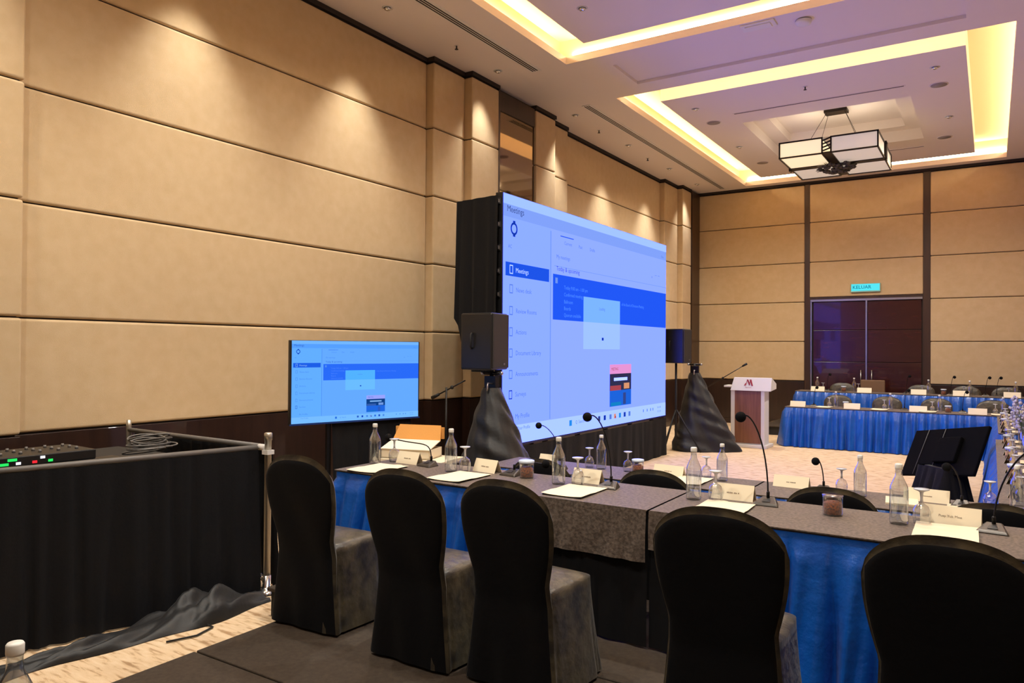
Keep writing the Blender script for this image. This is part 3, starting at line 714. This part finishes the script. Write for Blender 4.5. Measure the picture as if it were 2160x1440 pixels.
# far rows: sets of bottle, goblet, card, pad, microphone, jar
CF = new_card('white name card on the long far table, leftmost', 'name cards on the long far table', .27, .10, far=True); CF.location = NB((-3.05, 14.62), TF)
BF = new_bottle('water bottle on the long far table, leftmost', 'water bottles on the long far table', glass='glass'); BF.location = NB((-2.42, 14.8), TF)
MF = new_mic('thin gooseneck microphone on the farthest table, leftmost', 'microphones on the farthest table', (.05, -.02, .36)); MF.location = NB((-2.95, 16.95), TN)
for i, x in enumerate((-2.12, -1.07, -.20, .45)): dup(CF, NB((x, 14.62), TF), 0, 'white name card on the long far table, '+nth(i+1), 'name cards on the long far table')
for i, x in enumerate((-1.52, -.76, .16)): dup(BF, NB((x, 14.8), TF), 0, 'water bottle on the long far table, '+nth(i+1), 'water bottles on the long far table')
for i, x in enumerate((-2.54, -1.62, -.87, .05)): dup(G0, NB((x, 14.84), TF), 0, 'upside-down glass on the long far table, '+nth(i), 'goblets on the long far table')
for i, x in enumerate((-2.25, -.63)): dup(J0, NB((x, 14.78), TF), 0, 'snack jar on the long far table, '+['left', 'right'][i]+' one', 'snack jars on the long far table')
for i, x in enumerate((-2.60, -1.68, -.93, .12)): dup(P0, NB((x, 14.70), TF), 0, 'white paper on the long far table, '+nth(i), 'papers on the long far table')
for i, x in enumerate((-2.82, -1.30, -.42)): dup(MF, NB((x, 14.85), TF), 0, 'gooseneck microphone on the long far table, '+nth(i), 'microphones on the long far table')
for i, x in enumerate((-3.10, -2.20, -1.22, -.50, .32)): dup(CF, NB((x, 16.78), TN), 0, 'white name card on the farthest table, '+nth(i), 'name cards on the farthest table')
for i, x in enumerate((-3.14, -2.42, -1.06, -.36, .38)): dup(BF, NB((x, 16.95), TN), 0, 'water bottle on the farthest table, '+nth(i), 'water bottles on the farthest table')
for i, x in enumerate((-3.03, -2.34, -1.17, -.46, .27)): dup(G0, NB((x, 16.97), TN), 0, 'upside-down glass on the farthest table, '+nth(i), 'goblets on the farthest table')
for i, x in enumerate((-2.62, -.80)): dup(J0, NB((x, 16.95), TN), 0, 'snack jar on the farthest table, '+['left', 'right'][i]+' one', 'snack jars on the farthest table')
for i, x in enumerate((-1.45, -.68, -.10, .08)): dup(MF, NB((x, 16.9+.06*i), TN), [0, 0, 0, .1][i], 'thin gooseneck microphone on the farthest table, '+nth(i+1), 'microphones on the farthest table')
# side tables on the right: cards face left
G = 'name cards along the side tables'
for T_, ys in (('near', (6.5, 7.15, 7.8, 8.45, 9.1, 9.75, 10.3)), ('far', (11.6, 12.2, 12.8, 13.4, 14.0))):
    for i, y in enumerate(ys):
        q = ['nearest', 'second nearest', 'third nearest', 'fourth nearest', 'fifth nearest', 'sixth nearest', 'farthest'][i] if T_ == 'near' else ['nearest', 'second nearest', 'middle', 'fourth nearest', 'farthest'][i]
        dup(CF, NB((.145, y), TF), PI/2-.1, 'white name card at the left edge of the %s side table, %s' % (T_, q), G)
        dup(BF, NB((.29, y-.15), TF), 0, 'water bottle on the %s side table, %s' % (T_, q), 'water bottles along the side tables')
        dup(G0, NB((.175, y-.23), TF), 0, 'upside-down glass on the %s side table, %s' % (T_, q), 'goblets along the side tables')
        dup(P0, NB((.40, y+.02), TF), PI/2, 'white paper on the %s side table, %s' % (T_, q), 'papers along the side tables')
        if i % 2 == 1: dup(J0, NB((.155, y+.25), TF), 0, 'snack jar on the %s side table, %s' % (T_, q), 'snack jars along the side tables')
t = thing('flower_vase', 'pale lavender flowers in a glass vase on the near side table, right edge', 'flowers', NB((.30, 9.42), TF))
MB().lathe([(.045, 0), (.05, .01), (.03, .12), (.04, .2)], seg=16).build('vase', 'glass', t)
m = MB(); m2 = MB(); r = random.Random(11)
for k in range(22):
    a = r.random()*6.28; q = r.uniform(.02, .13); h = r.uniform(.32, .56); m.tube([(0, 0, .05), (q*.4*math.cos(a), q*.4*math.sin(a), .25), (q*math.cos(a), q*math.sin(a), h)], .003, 5)
    for j in range(7): m2.ball((q*math.cos(a)+r.uniform(-.025, .025), q*math.sin(a)+r.uniform(-.025, .025), h-.03*j*.7+r.uniform(0, .03)), r.uniform(.010, .018), 6, 5)
m.build('stems', 'stem', t); m2.build('blossoms', 'lavender', t)
# near left corner ware
dup(B0, (-1.752, .767, .834), 0, 'water bottle whose neck shows in the lower left corner', None)
dup(G0, (-1.86, .70, .834), 0, 'upside-down glass at the lower left corner beside the bottle neck', None)

# ------------------------------------------------------------------ screens
def screen_image(parent, W, Hh, T, pal, s, name='screen_image'):
    """the application window shown on a screen; u from left, v from top; T maps (x right, y up, z out) to place"""
    keys = ['bg', 'title', 'header', 'side', 'sel', 'band', 'popup', 'popup2', 'bar', 'line', 'text', 'ltext', 'dark', 'pink', 'adtop', 'adblue', 'adteal', 'white', 'logo', 'task', 'orange', 'red']
    mats = [emat(name+'_'+k, pal(k), s) for k in keys]; K = {k: i for i, k in enumerate(keys)}
    m = MB()
    def rect(u0, u1, v0, v1, k, z=0):
        m._add([T @ Vector(p) for p in ((u0*W, -v1*Hh, z), (u1*W, -v1*Hh, z), (u1*W, -v0*Hh, z), (u0*W, -v0*Hh, z))], [(0, 1, 2, 3)], K[k])
    a, b, c, d, e = 0, .001, .002, .003, .004
    rect(0, 1, 0, 1, 'bg', a); rect(0, 1, 0, .040, 'title', b); rect(0, 1, .040, .09, 'header', b); rect(0, .216, .09, .92, 'side', b)
    rect(.214, .218, .10, .92, 'line', c); rect(.01, .208, .27, .325, 'sel', c); rect(.228, 1, .285, .486, 'band', b)
    rect(.395, .63, .367, .486, 'popup', c); rect(.395, .63, .486, .615, 'popup2', c); rect(0, 1, .924, 1, 'bar', c)
    rect(.265, .337, .109, .113, 'sel', c); rect(.235, 1, .248, .250, 'line', b)
    rect(.562, .714, .692, .74, 'pink', c); rect(.562, .714, .74, .825, 'adtop', c); rect(.562, .714, .825, .905, 'adblue', c)
    rect(.59, .685, .760, .776, 'white', d); rect(.565, .64, .80, .825, 'red', d); rect(.66, .70, .79, .82, 'orange', d); rect(.57, .64, .885, .903, 'adteal', d); rect(.655, .675, .84, .90, 'dark', d)
    rect(.24, .252, .30, .325, 'line', c)
    # ring-shaped logo with two knobs
    n = 20; vs = []; cx, cy, R, rr = .045, .133, .026, .017
    for i in range(n):
        t_ = 2*PI*i/n; vs += [(cx*W+R*Hh*math.cos(t_), -cy*Hh+R*Hh*1.0*math.sin(t_), c), (cx*W+rr*Hh*math.cos(t_), -cy*Hh+rr*Hh*math.sin(t_), c)]
    m._add([T @ Vector(p) for p in vs], [(2*i, 2*((i+1) % n), 2*((i+1) % n)+1, 2*i+1) for i in range(n)], K['logo'])
    rect(.040, .050, .101, .115, 'logo', d); rect(.040, .050, .151, .165, 'logo', d)
    # icons
    for v, q in ((.298, 'white'), (.376, 'text'), (.463, 'text'), (.548, 'text'), (.633, 'text'), (.719, 'text'), (.80, 'logo')):
        rect(.027, .041, v-.018, v-.014, q, d); rect(.027, .041, v+.014, v+.018, q, d); rect(.027, .029, v-.018, v+.018, q, d); rect(.039, .041, v-.018, v+.018, q, d)
    def tx(u, v, s_, w, k): 
        put_text(m, w, s_*Hh, T @ Matrix.Translation((u*W, -v*Hh, e)), K[k])
    tx(.014, .069, .036, 'Meetings', 'dark'); tx(.02, .213, .020, 'AC', 'text'); tx(.052, .308, .028, 'Meetings', 'white')
    for v, w in ((.387, 'News desk'), (.472, 'Review Rooms'), (.557, 'Actions'), (.642, 'Document Library'), (.727, 'Announcements'), (.809, 'Surveys'), (.898, 'My Profile')): tx(.054, v, .027, w, 'text')
    tx(.064, .945, .020, 'Your Profile', 'text')
    tx(.285, .146, .022, 'Current', 'text'); tx(.365, .146, .022, 'Past', 'text'); tx(.43, .146, .022, 'Drafts', 'text')
    tx(.244, .214, .025, 'My meetings', 'text'); tx(.244, .268, .029, 'Today & upcoming', 'dark'); tx(.955, .080, .018, 'Filter', 'text')
    for i, (v, w) in enumerate(((.346, 'Today 9:00 am - 1:00 pm'), (.378, 'Confirmed meeting'), (.410, 'Ballroom'), (.440, 'Boards'), (.470, 'Quorum available'))): tx(.285, v, .023, w, 'ltext')
    tx(.64, .388, .021, 'of the Board of Directors Meeting', 'ltext'); tx(.49, .424, .021, 'Loading', 'text'); rect(.508, .520, .558, .572, 'logo', d)
    tx(.572, .722, .020, 'MEETING', 'red')
    for u in (.87, .90, .925): tx(u, .215, .03, '+', 'text') if u == .87 else rect(u, u+.016, .19, .192, 'text', d)
    rect(.318, .332, .940, .966, 'task', d); tx(.352, .96, .022, 'Q  Search', 'text')
    for i, (u, k) in enumerate(((.493, 'dark'), (.529, 'logo'), (.567, 'text'), (.597, 'orange'), (.632, 'task'), (.666, 'logo'), (.701, 'text'))): rect(u-.006, u+.008, .943, .967, k, d)
    rect(.598, .606, .955, .967, 'red', e)
    for u in (.807, .838, .866, .886): rect(u, u+.006, .945, .960, 'text', d)
    tx(.925, .952, .016, '9:41 AM', 'text'); tx(.925, .975, .016, '15/11/23', 'text')
    return m.build(name, mats, parent)
def pal_led(k):
    P = dict(bg=(146, 174, 255), title=(164, 198, 255), header=(130, 162, 250), side=(142, 174, 255), sel=(30, 84, 232), band=(34, 88, 246), popup=(124, 182, 255), popup2=(160, 196, 255), bar=(174, 206, 255),
             line=(112, 150, 240), text=(88, 126, 216), ltext=(80, 144, 255), dark=(52, 70, 140), pink=(232, 150, 214), adtop=(48, 48, 80), adblue=(30, 100, 220), adteal=(20, 130, 200), white=(198, 226, 255), logo=(20, 56, 166), task=(36, 140, 236), orange=(220, 150, 110), red=(170, 70, 80))
    c = lin(*P[k]); return (c[0], c[1], c[2]*(4 if c[2] > .98 else 1), 1)
def pal_tv(k):
    P = dict(bg=(98, 166, 255), title=(112, 178, 255), header=(84, 156, 250), side=(96, 170, 255), sel=(28, 92, 226), band=(40, 104, 242), popup=(80, 174, 255), popup2=(104, 184, 255), bar=(116, 184, 255),
             line=(78, 142, 236), text=(72, 136, 226), ltext=(76, 132, 252), dark=(40, 90, 190), pink=(150, 160, 255), adtop=(14, 62, 130), adblue=(30, 100, 220), adteal=(24, 110, 200), white=(130, 180, 240), logo=(24, 76, 190), task=(40, 110, 220), orange=(110, 150, 220), red=(50, 90, 170))
    return lin(*P[k])
# LED video wall
LX, LY0, LY1, LZ0, LZ1 = -4.65, 7.0, 12.02, .655, 3.545
t = thing('video_wall', 'huge LED video wall showing a light blue meetings page', 'screen', (LX, LY0, 0))
W_, H_ = LY1-LY0, LZ1-LZ0
MB().box(-.10, -.006, 0, W_, LZ0, LZ1).build('cabinet', 'black', t, bevel=.004)
T = Matrix(((0, 0, 1, 0), (1, 0, 0, .008), (0, 1, 0, LZ1-.008), (0, 0, 0, 1)))
screen_image(t, W_-.016, H_-.016, T, pal_led, E_LED)
m = MB(); m.box(-.006, .002, 0, W_, LZ0-.02, LZ0); m.build('bottom_edge', mat('navy_bezel', lin(10, 16, 70), .4), t)
for k in range(11):
    z = LZ0+.14+k*.265
    m = MB(); m.box(-.085, -.03, -.012, 0, z-.035, z+.035); m.box(-.06, -.045, -.03, -.012, z-.02, z+.02); m.build('side_latch', 'steel', t)
m = MB()
for k in range(6): m.box(-.55, -.12, .3+k*.88, .36+k*.88, 0, .06); m.box(-.16, -.11, .3+k*.88, .36+k*.88, 0, LZ1-.1)
m.build('support_frame', 'rubber', t)
# its drapes
def drape(name, pts, z0, z1, label, cat='drape', w=.16, amp=.02, seed=2, m_='drape', hem=None):
    g = path_skirt(pts, 0, 1, w=w, amp=amp, step=.03, nv=12, flare=0, seed=seed, band=0)
    g.v = [(x, y, ((hem(x, y) if hem else z0))+(z1-(hem(x, y) if hem else z0))*z) for x, y, z in g.v]
    return tag(g.build(name, m_), label, cat)
drape('screen_drape', [(-5.30, 11.9), (-5.32, 7.04), (-4.67, 6.955)], 1.5, 3.50, 'black cloth hung round the back and side of the video wall', hem=lambda x, y: 1.5+max(0, min(1, (-5.05-x)/.27))*.65)
drape('screen_drape', [(-4.70, 6.98), (-4.64, 6.98), (-4.64, 12.0)], 0, LZ0-.03, 'black valance cloth hanging from the video wall down to the floor', amp=.008, w=.3)
# flat TV beside it
t = thing('television', 'wide flat television on a stand showing the blue page, before the left wall', 'television', (-5.174, 5.277, 0), 1.274)
MB().box(-.70, .70, .006, .05, 1.047, 1.832).build('housing', 'black', t, bevel=.006)
screen_image(t, 1.37, .765, Matrix(((1, 0, 0, -.685), (0, 0, -1, .004), (0, 1, 0, 1.828), (0, 0, 0, 1))), pal_tv, .95)
m = MB(); m.box(-.70, .70, -.001, .006, 1.047, 1.060); m.build('bottom_bezel', mat('blue_black_bezel', lin(14, 50, 120), .3), t)
for x in (-.28, .08): MB().box(x-.02, x+.02, .06, .10, .05, 1.5).build('stand_pole', 'neck', t)
m = MB(); m.box(-.45, .25, .05, .11, .02, .06); m.box(-.45, -.40, -.15, .35, 0, .03); m.box(.20, .25, -.15, .35, 0, .03); m.build('stand_base', 'neck', t, bevel=.004)
g = path_skirt([(-.26, .05), (.62, .05)], .03, 1.04, w=.13, amp=.014, step=.02, seed=4); g.build('stand_cloth', 'drape', t)

# loudspeakers, stands with black wraps
def loudspeaker(x, y, z, rz, label):
    t = thing('loudspeaker', label, 'loudspeaker', (x, y, z), rz)
    m = MB(); m.frus([(-.20, -.2, 0), (.20, -.2, 0), (.13, .2, 0), (-.13, .2, 0)], [(-.20, -.2, .59), (.20, -.2, .59), (.13, .2, .59), (-.13, .2, .59)]); cb = m.build('cabinet', 'black', t, bevel=.02)
    MB().box(-.185, .185, -.212, -.195, .02, .58).build('grille', 'grille', t, bevel=.006)
    m = MB(); m.box(-.06, .06, .195, .205, .12, .30); m.build('connector_plate', 'rubber', cb)
    m = MB(); m.tube([(-.165, .05, .22), (-.19, .05, .24), (-.19, .05, .36), (-.165, .05, .38)], .012, 6); m.build('side_handle', 'rubber', cb)
    m = MB(); m.box(.05, .09, -.215, -.21, .05, .07); m.build('badge', 'steel', cb)
    return t
def wrapped_stand(x, y, top, rb, label, seed, lean=(0, 0), crank=True, pole_to=None):
    t = thing('speaker_stand', label, 'stand', (x, y, 0)); lx, ly = lean
    zt = top-.18
    def wv(a, z): return (1-z/zt)*.10*math.sin(3*a+1+z*2)+.035*math.sin(11*a+z*9+seed)*(1-.6*z/zt)
    prof = [(rb*(1-k/40)**.95+.09, zt*k/40) for k in range(41)]
    m = MB(); n0 = 48
    vs = []; seg = 60
    for j, (r, z) in enumerate(prof):
        f = z/zt
        for i in range(seg):
            a = 2*PI*i/seg; tri = 1+.10*math.cos(3*(a-seed))*(1-f)
            sw = .024*math.sin(27*z+4.2*(a if a < PI else a-2*PI)-2.5*math.cos(a+.7)+seed)*(.55+.45*math.sin(3*a+7*z))*(1-f)**.3          # swagged cross folds
            rr = r*tri*(1+wv(a, z))+sw
            vs.append((lx*f+rr*math.cos(a), ly*f+rr*math.sin(a), z+.01))
    fs = [(j*seg+i, j*seg+(i+1) % seg, (j+1)*seg+(i+1) % seg, (j+1)*seg+i) for j in range(40) for i in range(seg)]
    m._add(vs, fs, 0, True); m.build('cloth_wrap', 'sheer', t)
    MB().tube([(lx, ly, .05), (lx, ly, pole_to or top)], .024, 12).build('pole', 'rubber', t)
    m = MB(); m.box(lx-.07, lx+.07, ly-.035, ly+.035, zt-.02, zt+.13); m.tube([(lx-.10, ly, top-.02), (lx+.12, ly, top-.02)], .018, 8); m.build('collar', 'neck', t)
    for q in (-1, 1): MB().ball((lx+q*.12, ly, top-.02), .022, 10, 6).build('clamp_knob', 'steel', t)
    for k in range(3):
        a = seed+k*2.094; m = MB(); m.tube([(lx*.3, ly*.3, .35), (math.cos(a)*(rb+.05), math.sin(a)*(rb+.05), .015)], .014, 8); m.build('leg', 'rubber', t)
    if crank:
        m = MB(); m.tube([(lx+.03, ly-.03, zt+.05), (lx+.03, ly-.12, zt+.06), (lx+.03, ly-.13, zt-.02)], .009, 6); m.build('crank_handle', 'steel', t)
    return t
wrapped_stand(-4.28, 6.42, 1.53, .45, 'speaker stand wrapped in ribbed black cloth at the near corner of the video wall', 1, lean=(-.11, 0))
loudspeaker(-4.49, 6.40, 1.545, PI/2+.15, 'black loudspeaker on the wrapped stand at the near corner of the video wall')
wrapped_stand(-4.33, 13.08, 1.53, .46, 'stand wrapped in black cloth right of the video wall, beside the lectern', 2, lean=(-.16, -.05))
t = thing('speaker_stand', 'bare black tripod stand under the far loudspeaker behind the video wall edge', 'stand', (-4.60, 12.38, 0))
MB().tube([(0, 0, .05), (0, 0, 1.54)], .02, 10).build('pole', 'rubber', t)
for k in range(3):
    a = .3+k*2.094; MB().tube([(0, 0, .75), (math.cos(a)*.42, math.sin(a)*.42, .012)], .012, 8).build('leg', 'rubber', t)
loudspeaker(-4.60, 12.38, 1.54, PI/2, 'black loudspeaker standing just right of the video wall')
# microphone boom stands
def boom(x, y, a, b, label):
    t = thing('microphone_stand', label, 'microphone stand', (x, y, 0)); a = Vector(a); b = Vector(b)
    k = (a+b)/2; MB().tube([(0, 0, .04), (0, 0, k.z)], .011, 8).build('pole', 'neck', t)
    MB().tube([a, b], .008, 8).build('boom_arm', 'neck', t); MB().ball(k, .022, 8, 6).build('clutch', 'rubber', t)
    d = (b-a).normalized(); MB().tube([b, b+d*.10], .016, 8, r2=.022).build('microphone', 'rubber', t)
    m = MB()
    for q in range(3): an = q*2.094+.5; m.tube([(0, 0, .16), (math.cos(an)*.2, math.sin(an)*.2, .01)], .008, 6)
    m.build('tripod_base', 'neck', t)
boom(-4.70, 14.02, (.05, .0, 1.02), (.78, .0, 1.47), 'microphone boom stand behind the wrapped stand, its arm rising to the right over the lectern')
boom(-5.02, 6.46, (.22, .05, 1.42), (-.10, .0, 1.26), 'microphone boom stand left of the near loudspeaker, its arm sloping down to the left')

# lectern
t = thing('lectern', 'white lectern with a walnut front panel and a red emblem on its sloping head', 'lectern', (-3.755, 13.95, 0))
m = MB(); m.box(-.40, .36, -.26, .26, 0, .055); m.build('base', 'white', t, bevel=.006)
m = MB(); m.box(-.31, -.235, -.16, .16, .055, 1.06); m.box(.235, .30, -.16, .16, .055, 1.06); m.box(-.235, .235, .12, .16, .055, 1.06); m.box(-.235, .235, -.15, .12, .055, .075); m.build('body', 'white', t, bevel=.005)
MB().box(-.235, .235, -.165, -.145, .075, 1.06).build('front_panel', 'lectern_wood', t)
m = MB(); m.frus([(-.31, -.20, 1.03), (.42, -.20, 1.03), (.42, .22, 1.06), (-.31, .22, 1.06)], [(-.26, -.12, 1.275), (.42, -.12, 1.275), (.42, .22, 1.16), (-.26, .22, 1.16)]); hd = m.build('head', 'white', t, bevel=.008)
m = MB(); m.box(-.44, -.31, -.16, .14, 1.085, 1.12); m.build('side_shelf', 'white', t, bevel=.005)
sl = math.atan2(.08, .245)
T = Matrix.Translation((0, -.203, 1.03)) @ Matrix.Rotation(PI/2-sl, 4, 'X')
m = MB()
def stroke(p, q, w0, w1): m._add([T @ Vector((p[0]-w0/2, p[1], .003)), T @ Vector((p[0]+w0/2, p[1], .003)), T @ Vector((q[0]+w1/2, q[1], .003)), T @ Vector((q[0]-w1/2, q[1], .003))], [(0, 1, 2, 3)])
stroke((.035, .115), (-.01, .215), .024, .030); stroke((.085, .095), (.045, .215), .028, .034); stroke((-.035, .10), (-.01, .215), .010, .012); stroke((.030, .105), (.045, .215), .010, .014); stroke((-.055, .100), (-.035, .145), .020, .018)
put_text(m, 'Marriott', .032, T @ Matrix.Translation((.015, .055, .003)), align='CENTER')
m.build('emblem', 'red', hd)

# confidence monitor on the floor, seen from behind
cx, cy, cz, yw, tl = -.474, 10.16, .58, -.855, .514
t = thing('floor_monitor', 'black floor monitor seen from behind, tilted on a cloth-covered stand before the far table', 'monitor', (cx, cy, 0), yw)
ax = Vector((1, 0, 0)); up_ = Vector((0, math.sin(tl), math.cos(tl))); ro = .1785
a2 = ax*math.cos(ro)+up_*math.sin(ro); u2_ = up_*math.cos(ro)-ax*math.sin(ro)
R_ = Matrix((a2, -u2_.cross(a2)*-1, u2_)).transposed().to_4x4(); R_.translation = (0, 0, cz)
m = MB(); m.T = R_; m.box(-.55, .55, -.02, .02, -.31, .31); m.build('housing', 'monitor_back', t, bevel=.01)
m = MB(); m.T = R_; m.box(-.535, .535, .021, .024, -.295, .295); m.build('screen_glass', mat('dark_glass', lin(12, 12, 18), .08), t)
m = MB(); m.T = R_
for x in (-.34, -.08): m.tube([(x, -.028, -.30), (x+.02, -.028, .30)], .004, 5)
m.build('cable', 'cable', t)
m = MB(); m.T = R_; m.box(-.06, .26, -.07, -.02, -.16, .16); m.build('rear_box', 'monitor_back', t, bevel=.01)
g = path_skirt([(-.12, .05), (-.16, -.22), (.30, -.22), (.28, .05)], .01, .42, w=.12, amp=.02, step=.02, seed=8, flare=.08); g.build('stand_cloth', 'drape', t)
m = MB(); m.box(-.1, .24, -.18, .1, .0, .42); m.build('stand', 'rubber', t)

# ------------------------------------------------------------------ black pipe-and-drape pen at the left
PX, PY = -4.345, 3.53; F0 = (-4.93, 1.25)
t = thing('drape_barrier', 'waist-high black drape barrier on silver pipes enclosing the equipment desk at the left', 'drape barrier', (0, 0, 0)); t.location = (PX, PY, 0)
L_ = lambda x, y: (x-PX, y-PY)
m = MB(); m.lathe([(.024, .06), (.024, 1.10), (.028, 1.10), (.028, 1.15), (.02, 1.155)], seg=16); ps = m.build('post', 'silver', t)
m = MB(); m.tube([(-.10, .0, 1.045), (-.02, 0, 1.045)], .022, 10); m.box(-.03, .03, -.03, .03, 1.0, 1.03); m.build('post_hook', 'white', ps)
m = MB(); m.lathe([(.085, 0), (.085, .02), (.05, .05), (.03, .06), (.03, .14)], seg=18); m.ball((-.045, -.03, .13), .03, 10, 8); m.build('post_foot', 'chrome', ps)
m = MB(); m.lathe([(.022, 0), (.022, 1.08), (.018, 1.13)], cx=L_(-6.26, 0)[0], cy=.08, seg=12); m.build('wall_post', 'silver', t)
a = L_(-4.43, 3.50); b = L_(*F0)
m = MB(); m.tube([(a[0], a[1], 1.045), (b[0], b[1], 1.045)], .019, 10); m.build('front_rail', 'cable', t)
m = MB(); m.tube([(-.06, .03, 1.045), (L_(-6.26, 0)[0], .08, 1.045)], .019, 10); m.build('rear_rail', 'cable', t)
def pen(p, q, seed, z1=1.03, nm='front_drape'):
    g = path_skirt([p, q], .012, z1, w=.17, amp=.014, step=.02, nv=14, flare=.05, seed=seed, band=.0); g.build(nm, 'drape', t)
pen((b[0]+.004, b[1]), (a[0]+.004, a[1]), 5)
pen((-.05, .06), (L_(-6.24, 0)[0], .11), 6, nm='rear_drape')
# pooled cloth, cable by its foot
t = thing('cloth_heap', 'heap of crumpled black cloth lying along the foot of the drape barrier', 'cloth', (-4.26, 2.6, 0))
def heap(u, v):
    y = -1.25+2.1*u; q = (v-.5)*2; bulge = .035+.11*math.exp(-((u-.80)/.12)**2)+.03*math.exp(-((u-.45)/.10)**2)
    wd = .10+.09*math.exp(-((u-.78)/.14)**2)+.03*math.sin(u*13)
    z = bulge*(1-q*q)**.5*(1+.25*math.sin(u*46+q*5)+.18*math.sin(q*9+u*31)+.10*abs(math.sin(u*60+q*6+2*math.sin(u*17)))); xx = -.04+q*wd-.16*(1-u)+.02*math.sin(u*17)
    return (xx, y, max(.004, z))
m = MB(); m.grid(heap, 200, 26); m.build('crumpled_cloth', 'sheer', t)
t = tag(MB().tube([(-4.28+.02*k+.03*math.sin(k*1.3), 2.75+.06*k, .012) for k in range(-3, 4)]+[(-4.10, 2.92, .01), (-4.06, 2.78, .01), (-4.12, 2.62, .01)], .006, 6).build('floor_cable', 'rubber'), 'loop of thin black cable on the pale carpet beside the cloth heap', 'cable')
# equipment desk inside the pen
t = thing('equipment_desk', 'black cloth-covered equipment desk behind the drape barrier', 'desk', (-5.45, 2.2, 0))
MB().box(-.42, .42, -.95, 1.1, .93, .965).build('desk_top', 'rubber', t)
g = path_skirt([(-.42, 1.1), (-.42, -.95), (.42, -.95), (.42, 1.1), (-.42, 1.1)], .01, .93, w=.14, amp=.01, step=.04, seed=3, flare=.0); g.build('desk_drape', 'drape', t)
def gear(x, y, z, w_, d_, h_, label, rz=0):
    t = thing('audio_mixer', label, 'audio equipment', (x, y, z), rz)
    MB().box(-w_/2, w_/2, -d_/2, d_/2, 0, h_).build('case', 'black', t, bevel=.006); return t
t = gear(-5.16, 2.35, .967, .42, .62, .058, 'black rack unit on the equipment desk, lower one at the far left edge', -.05)
m = MB(); m.box(.211, .215, -.26, -.18, .015, .035); m.build('white_label', 'white', t)
t = gear(-5.17, 2.36, 1.026, .40, .58, .062, 'black audio mixer with green and red lights, upper unit at the far left edge', -.05)
for k in (0, 1, 2, 4, 5, 6):
    c = [('g', (40, 210, 90)), ('r', (220, 40, 50)), ('w', (235, 235, 240))][(0, 0, 2, 0, 1, 2, 0, 1, 2, 0)[k]]
    m = MB(); y = -.27+k*.045; m.box(.2005, .205, y, y+(.05 if k in (0, 1) else .026), .012+.024*(k % 2), .028+.024*(k % 2)); m.build('indicator_light', emat('indicator_'+c[0], lin(*c[1]), 1.2), t)
for i in range(3):
    for j in range(5): MB().lathe([(.012, .060), (.009, .078)], cx=-.12+i*.1, cy=-.22+j*.11, seg=8).build('knob', 'cable', t)
t = thing('laptop', 'flat dark closed laptop on the equipment desk right of the mixer', 'laptop', (-5.10, 2.81, .967), .1)
MB().box(-.17, .17, -.13, .13, 0, .02).build('body', 'black', t, bevel=.004)
m = MB(); m.box(.12, .165, -.12, -.07, .0205, .0215); m.build('sticker', 'white', t)
t = thing('cable_coil', 'grey coiled cables piled on the equipment desk beside the barrier rail', 'cable', (-5.08, 3.10, .967))
m = MB(); r = random.Random(2)
for k in range(9):
    rr = .085+.02*r.random(); z = .02+.012*k; tilt = r.uniform(-.25, .25); ox, oy = r.uniform(-.03, .03), r.uniform(-.04, .04)
    m.tube([(ox+rr*math.cos(a_*.3142), oy+rr*math.sin(a_*.3142)*1.5, z+.03+tilt*rr*math.cos(a_*.3142)*1.2) for a_ in range(21)], .006, 6)
m.build('coils', 'cable', t)

# open carton on a black case behind the left end of the second row
t = thing('flight_case', 'black equipment case behind the left end of the tables, carrying the open carton', 'case', (-4.64, 5.55, 0))
MB().box(-.36, .30, -.27, .27, .04, .68).build('body', 'rubber', t, bevel=.008)
m = MB()
for z in (.04, .66): m.box(-.365, .305, -.275, -.262, z, z+.02); m.box(.296, .306, -.275, .275, z, z+.02)
m.build('edge_trim', 'steel', t)
for sx in (-.3, .24):
    for sy in (-.2, .2): MB().lathe([(.02, 0), (.02, .04)], cx=sx, cy=sy, seg=10).build('caster', 'rubber', t)
t = thing('paper_tray', 'flat white tray under the open carton on the black case', 'tray', (-4.60, 5.55, .682), .15)
MB().box(-.33, .33, -.23, .22, 0, .035).build('tray', 'paper', t, bevel=.003)
t = thing('open_carton', 'open cardboard carton with cream outside and orange-brown inside lid, right of the television', 'box', (-4.70, 5.52, .72), .28)
m = MB(); m.box(-.25, .25, -.16, .14, 0, .012); m.box(-.25, .25, -.16, -.152, 0, .09); m.box(-.25, .25, .132, .14, 0, .09); m.box(-.25, -.242, -.16, .14, 0, .09); m.box(.242, .25, -.16, .14, 0, .09); m.build('tray_part', 'card', t)
m = MB(); m.frus([(-.25, -.17, .085), (.25, -.17, .085), (.25, .10, .145), (-.25, .10, .145)], [(-.25, -.17, .092), (.25, -.17, .092), (.25, .10, .153), (-.25, .10, .153)]); m.build('front_flap', 'card', t)
m = MB(); m.frus([(-.25, .11, .145), (.25, .11, .145), (.22, .20, .28), (-.22, .20, .28)], [(-.25, .10, .153), (.25, .10, .153), (.22, .192, .288), (-.22, .192, .288)]); m.box(-.255, -.225, .17, .2, .16, .27); m.box(.225, .255, .17, .2, .16, .27); m.build('lid', 'carton', t)
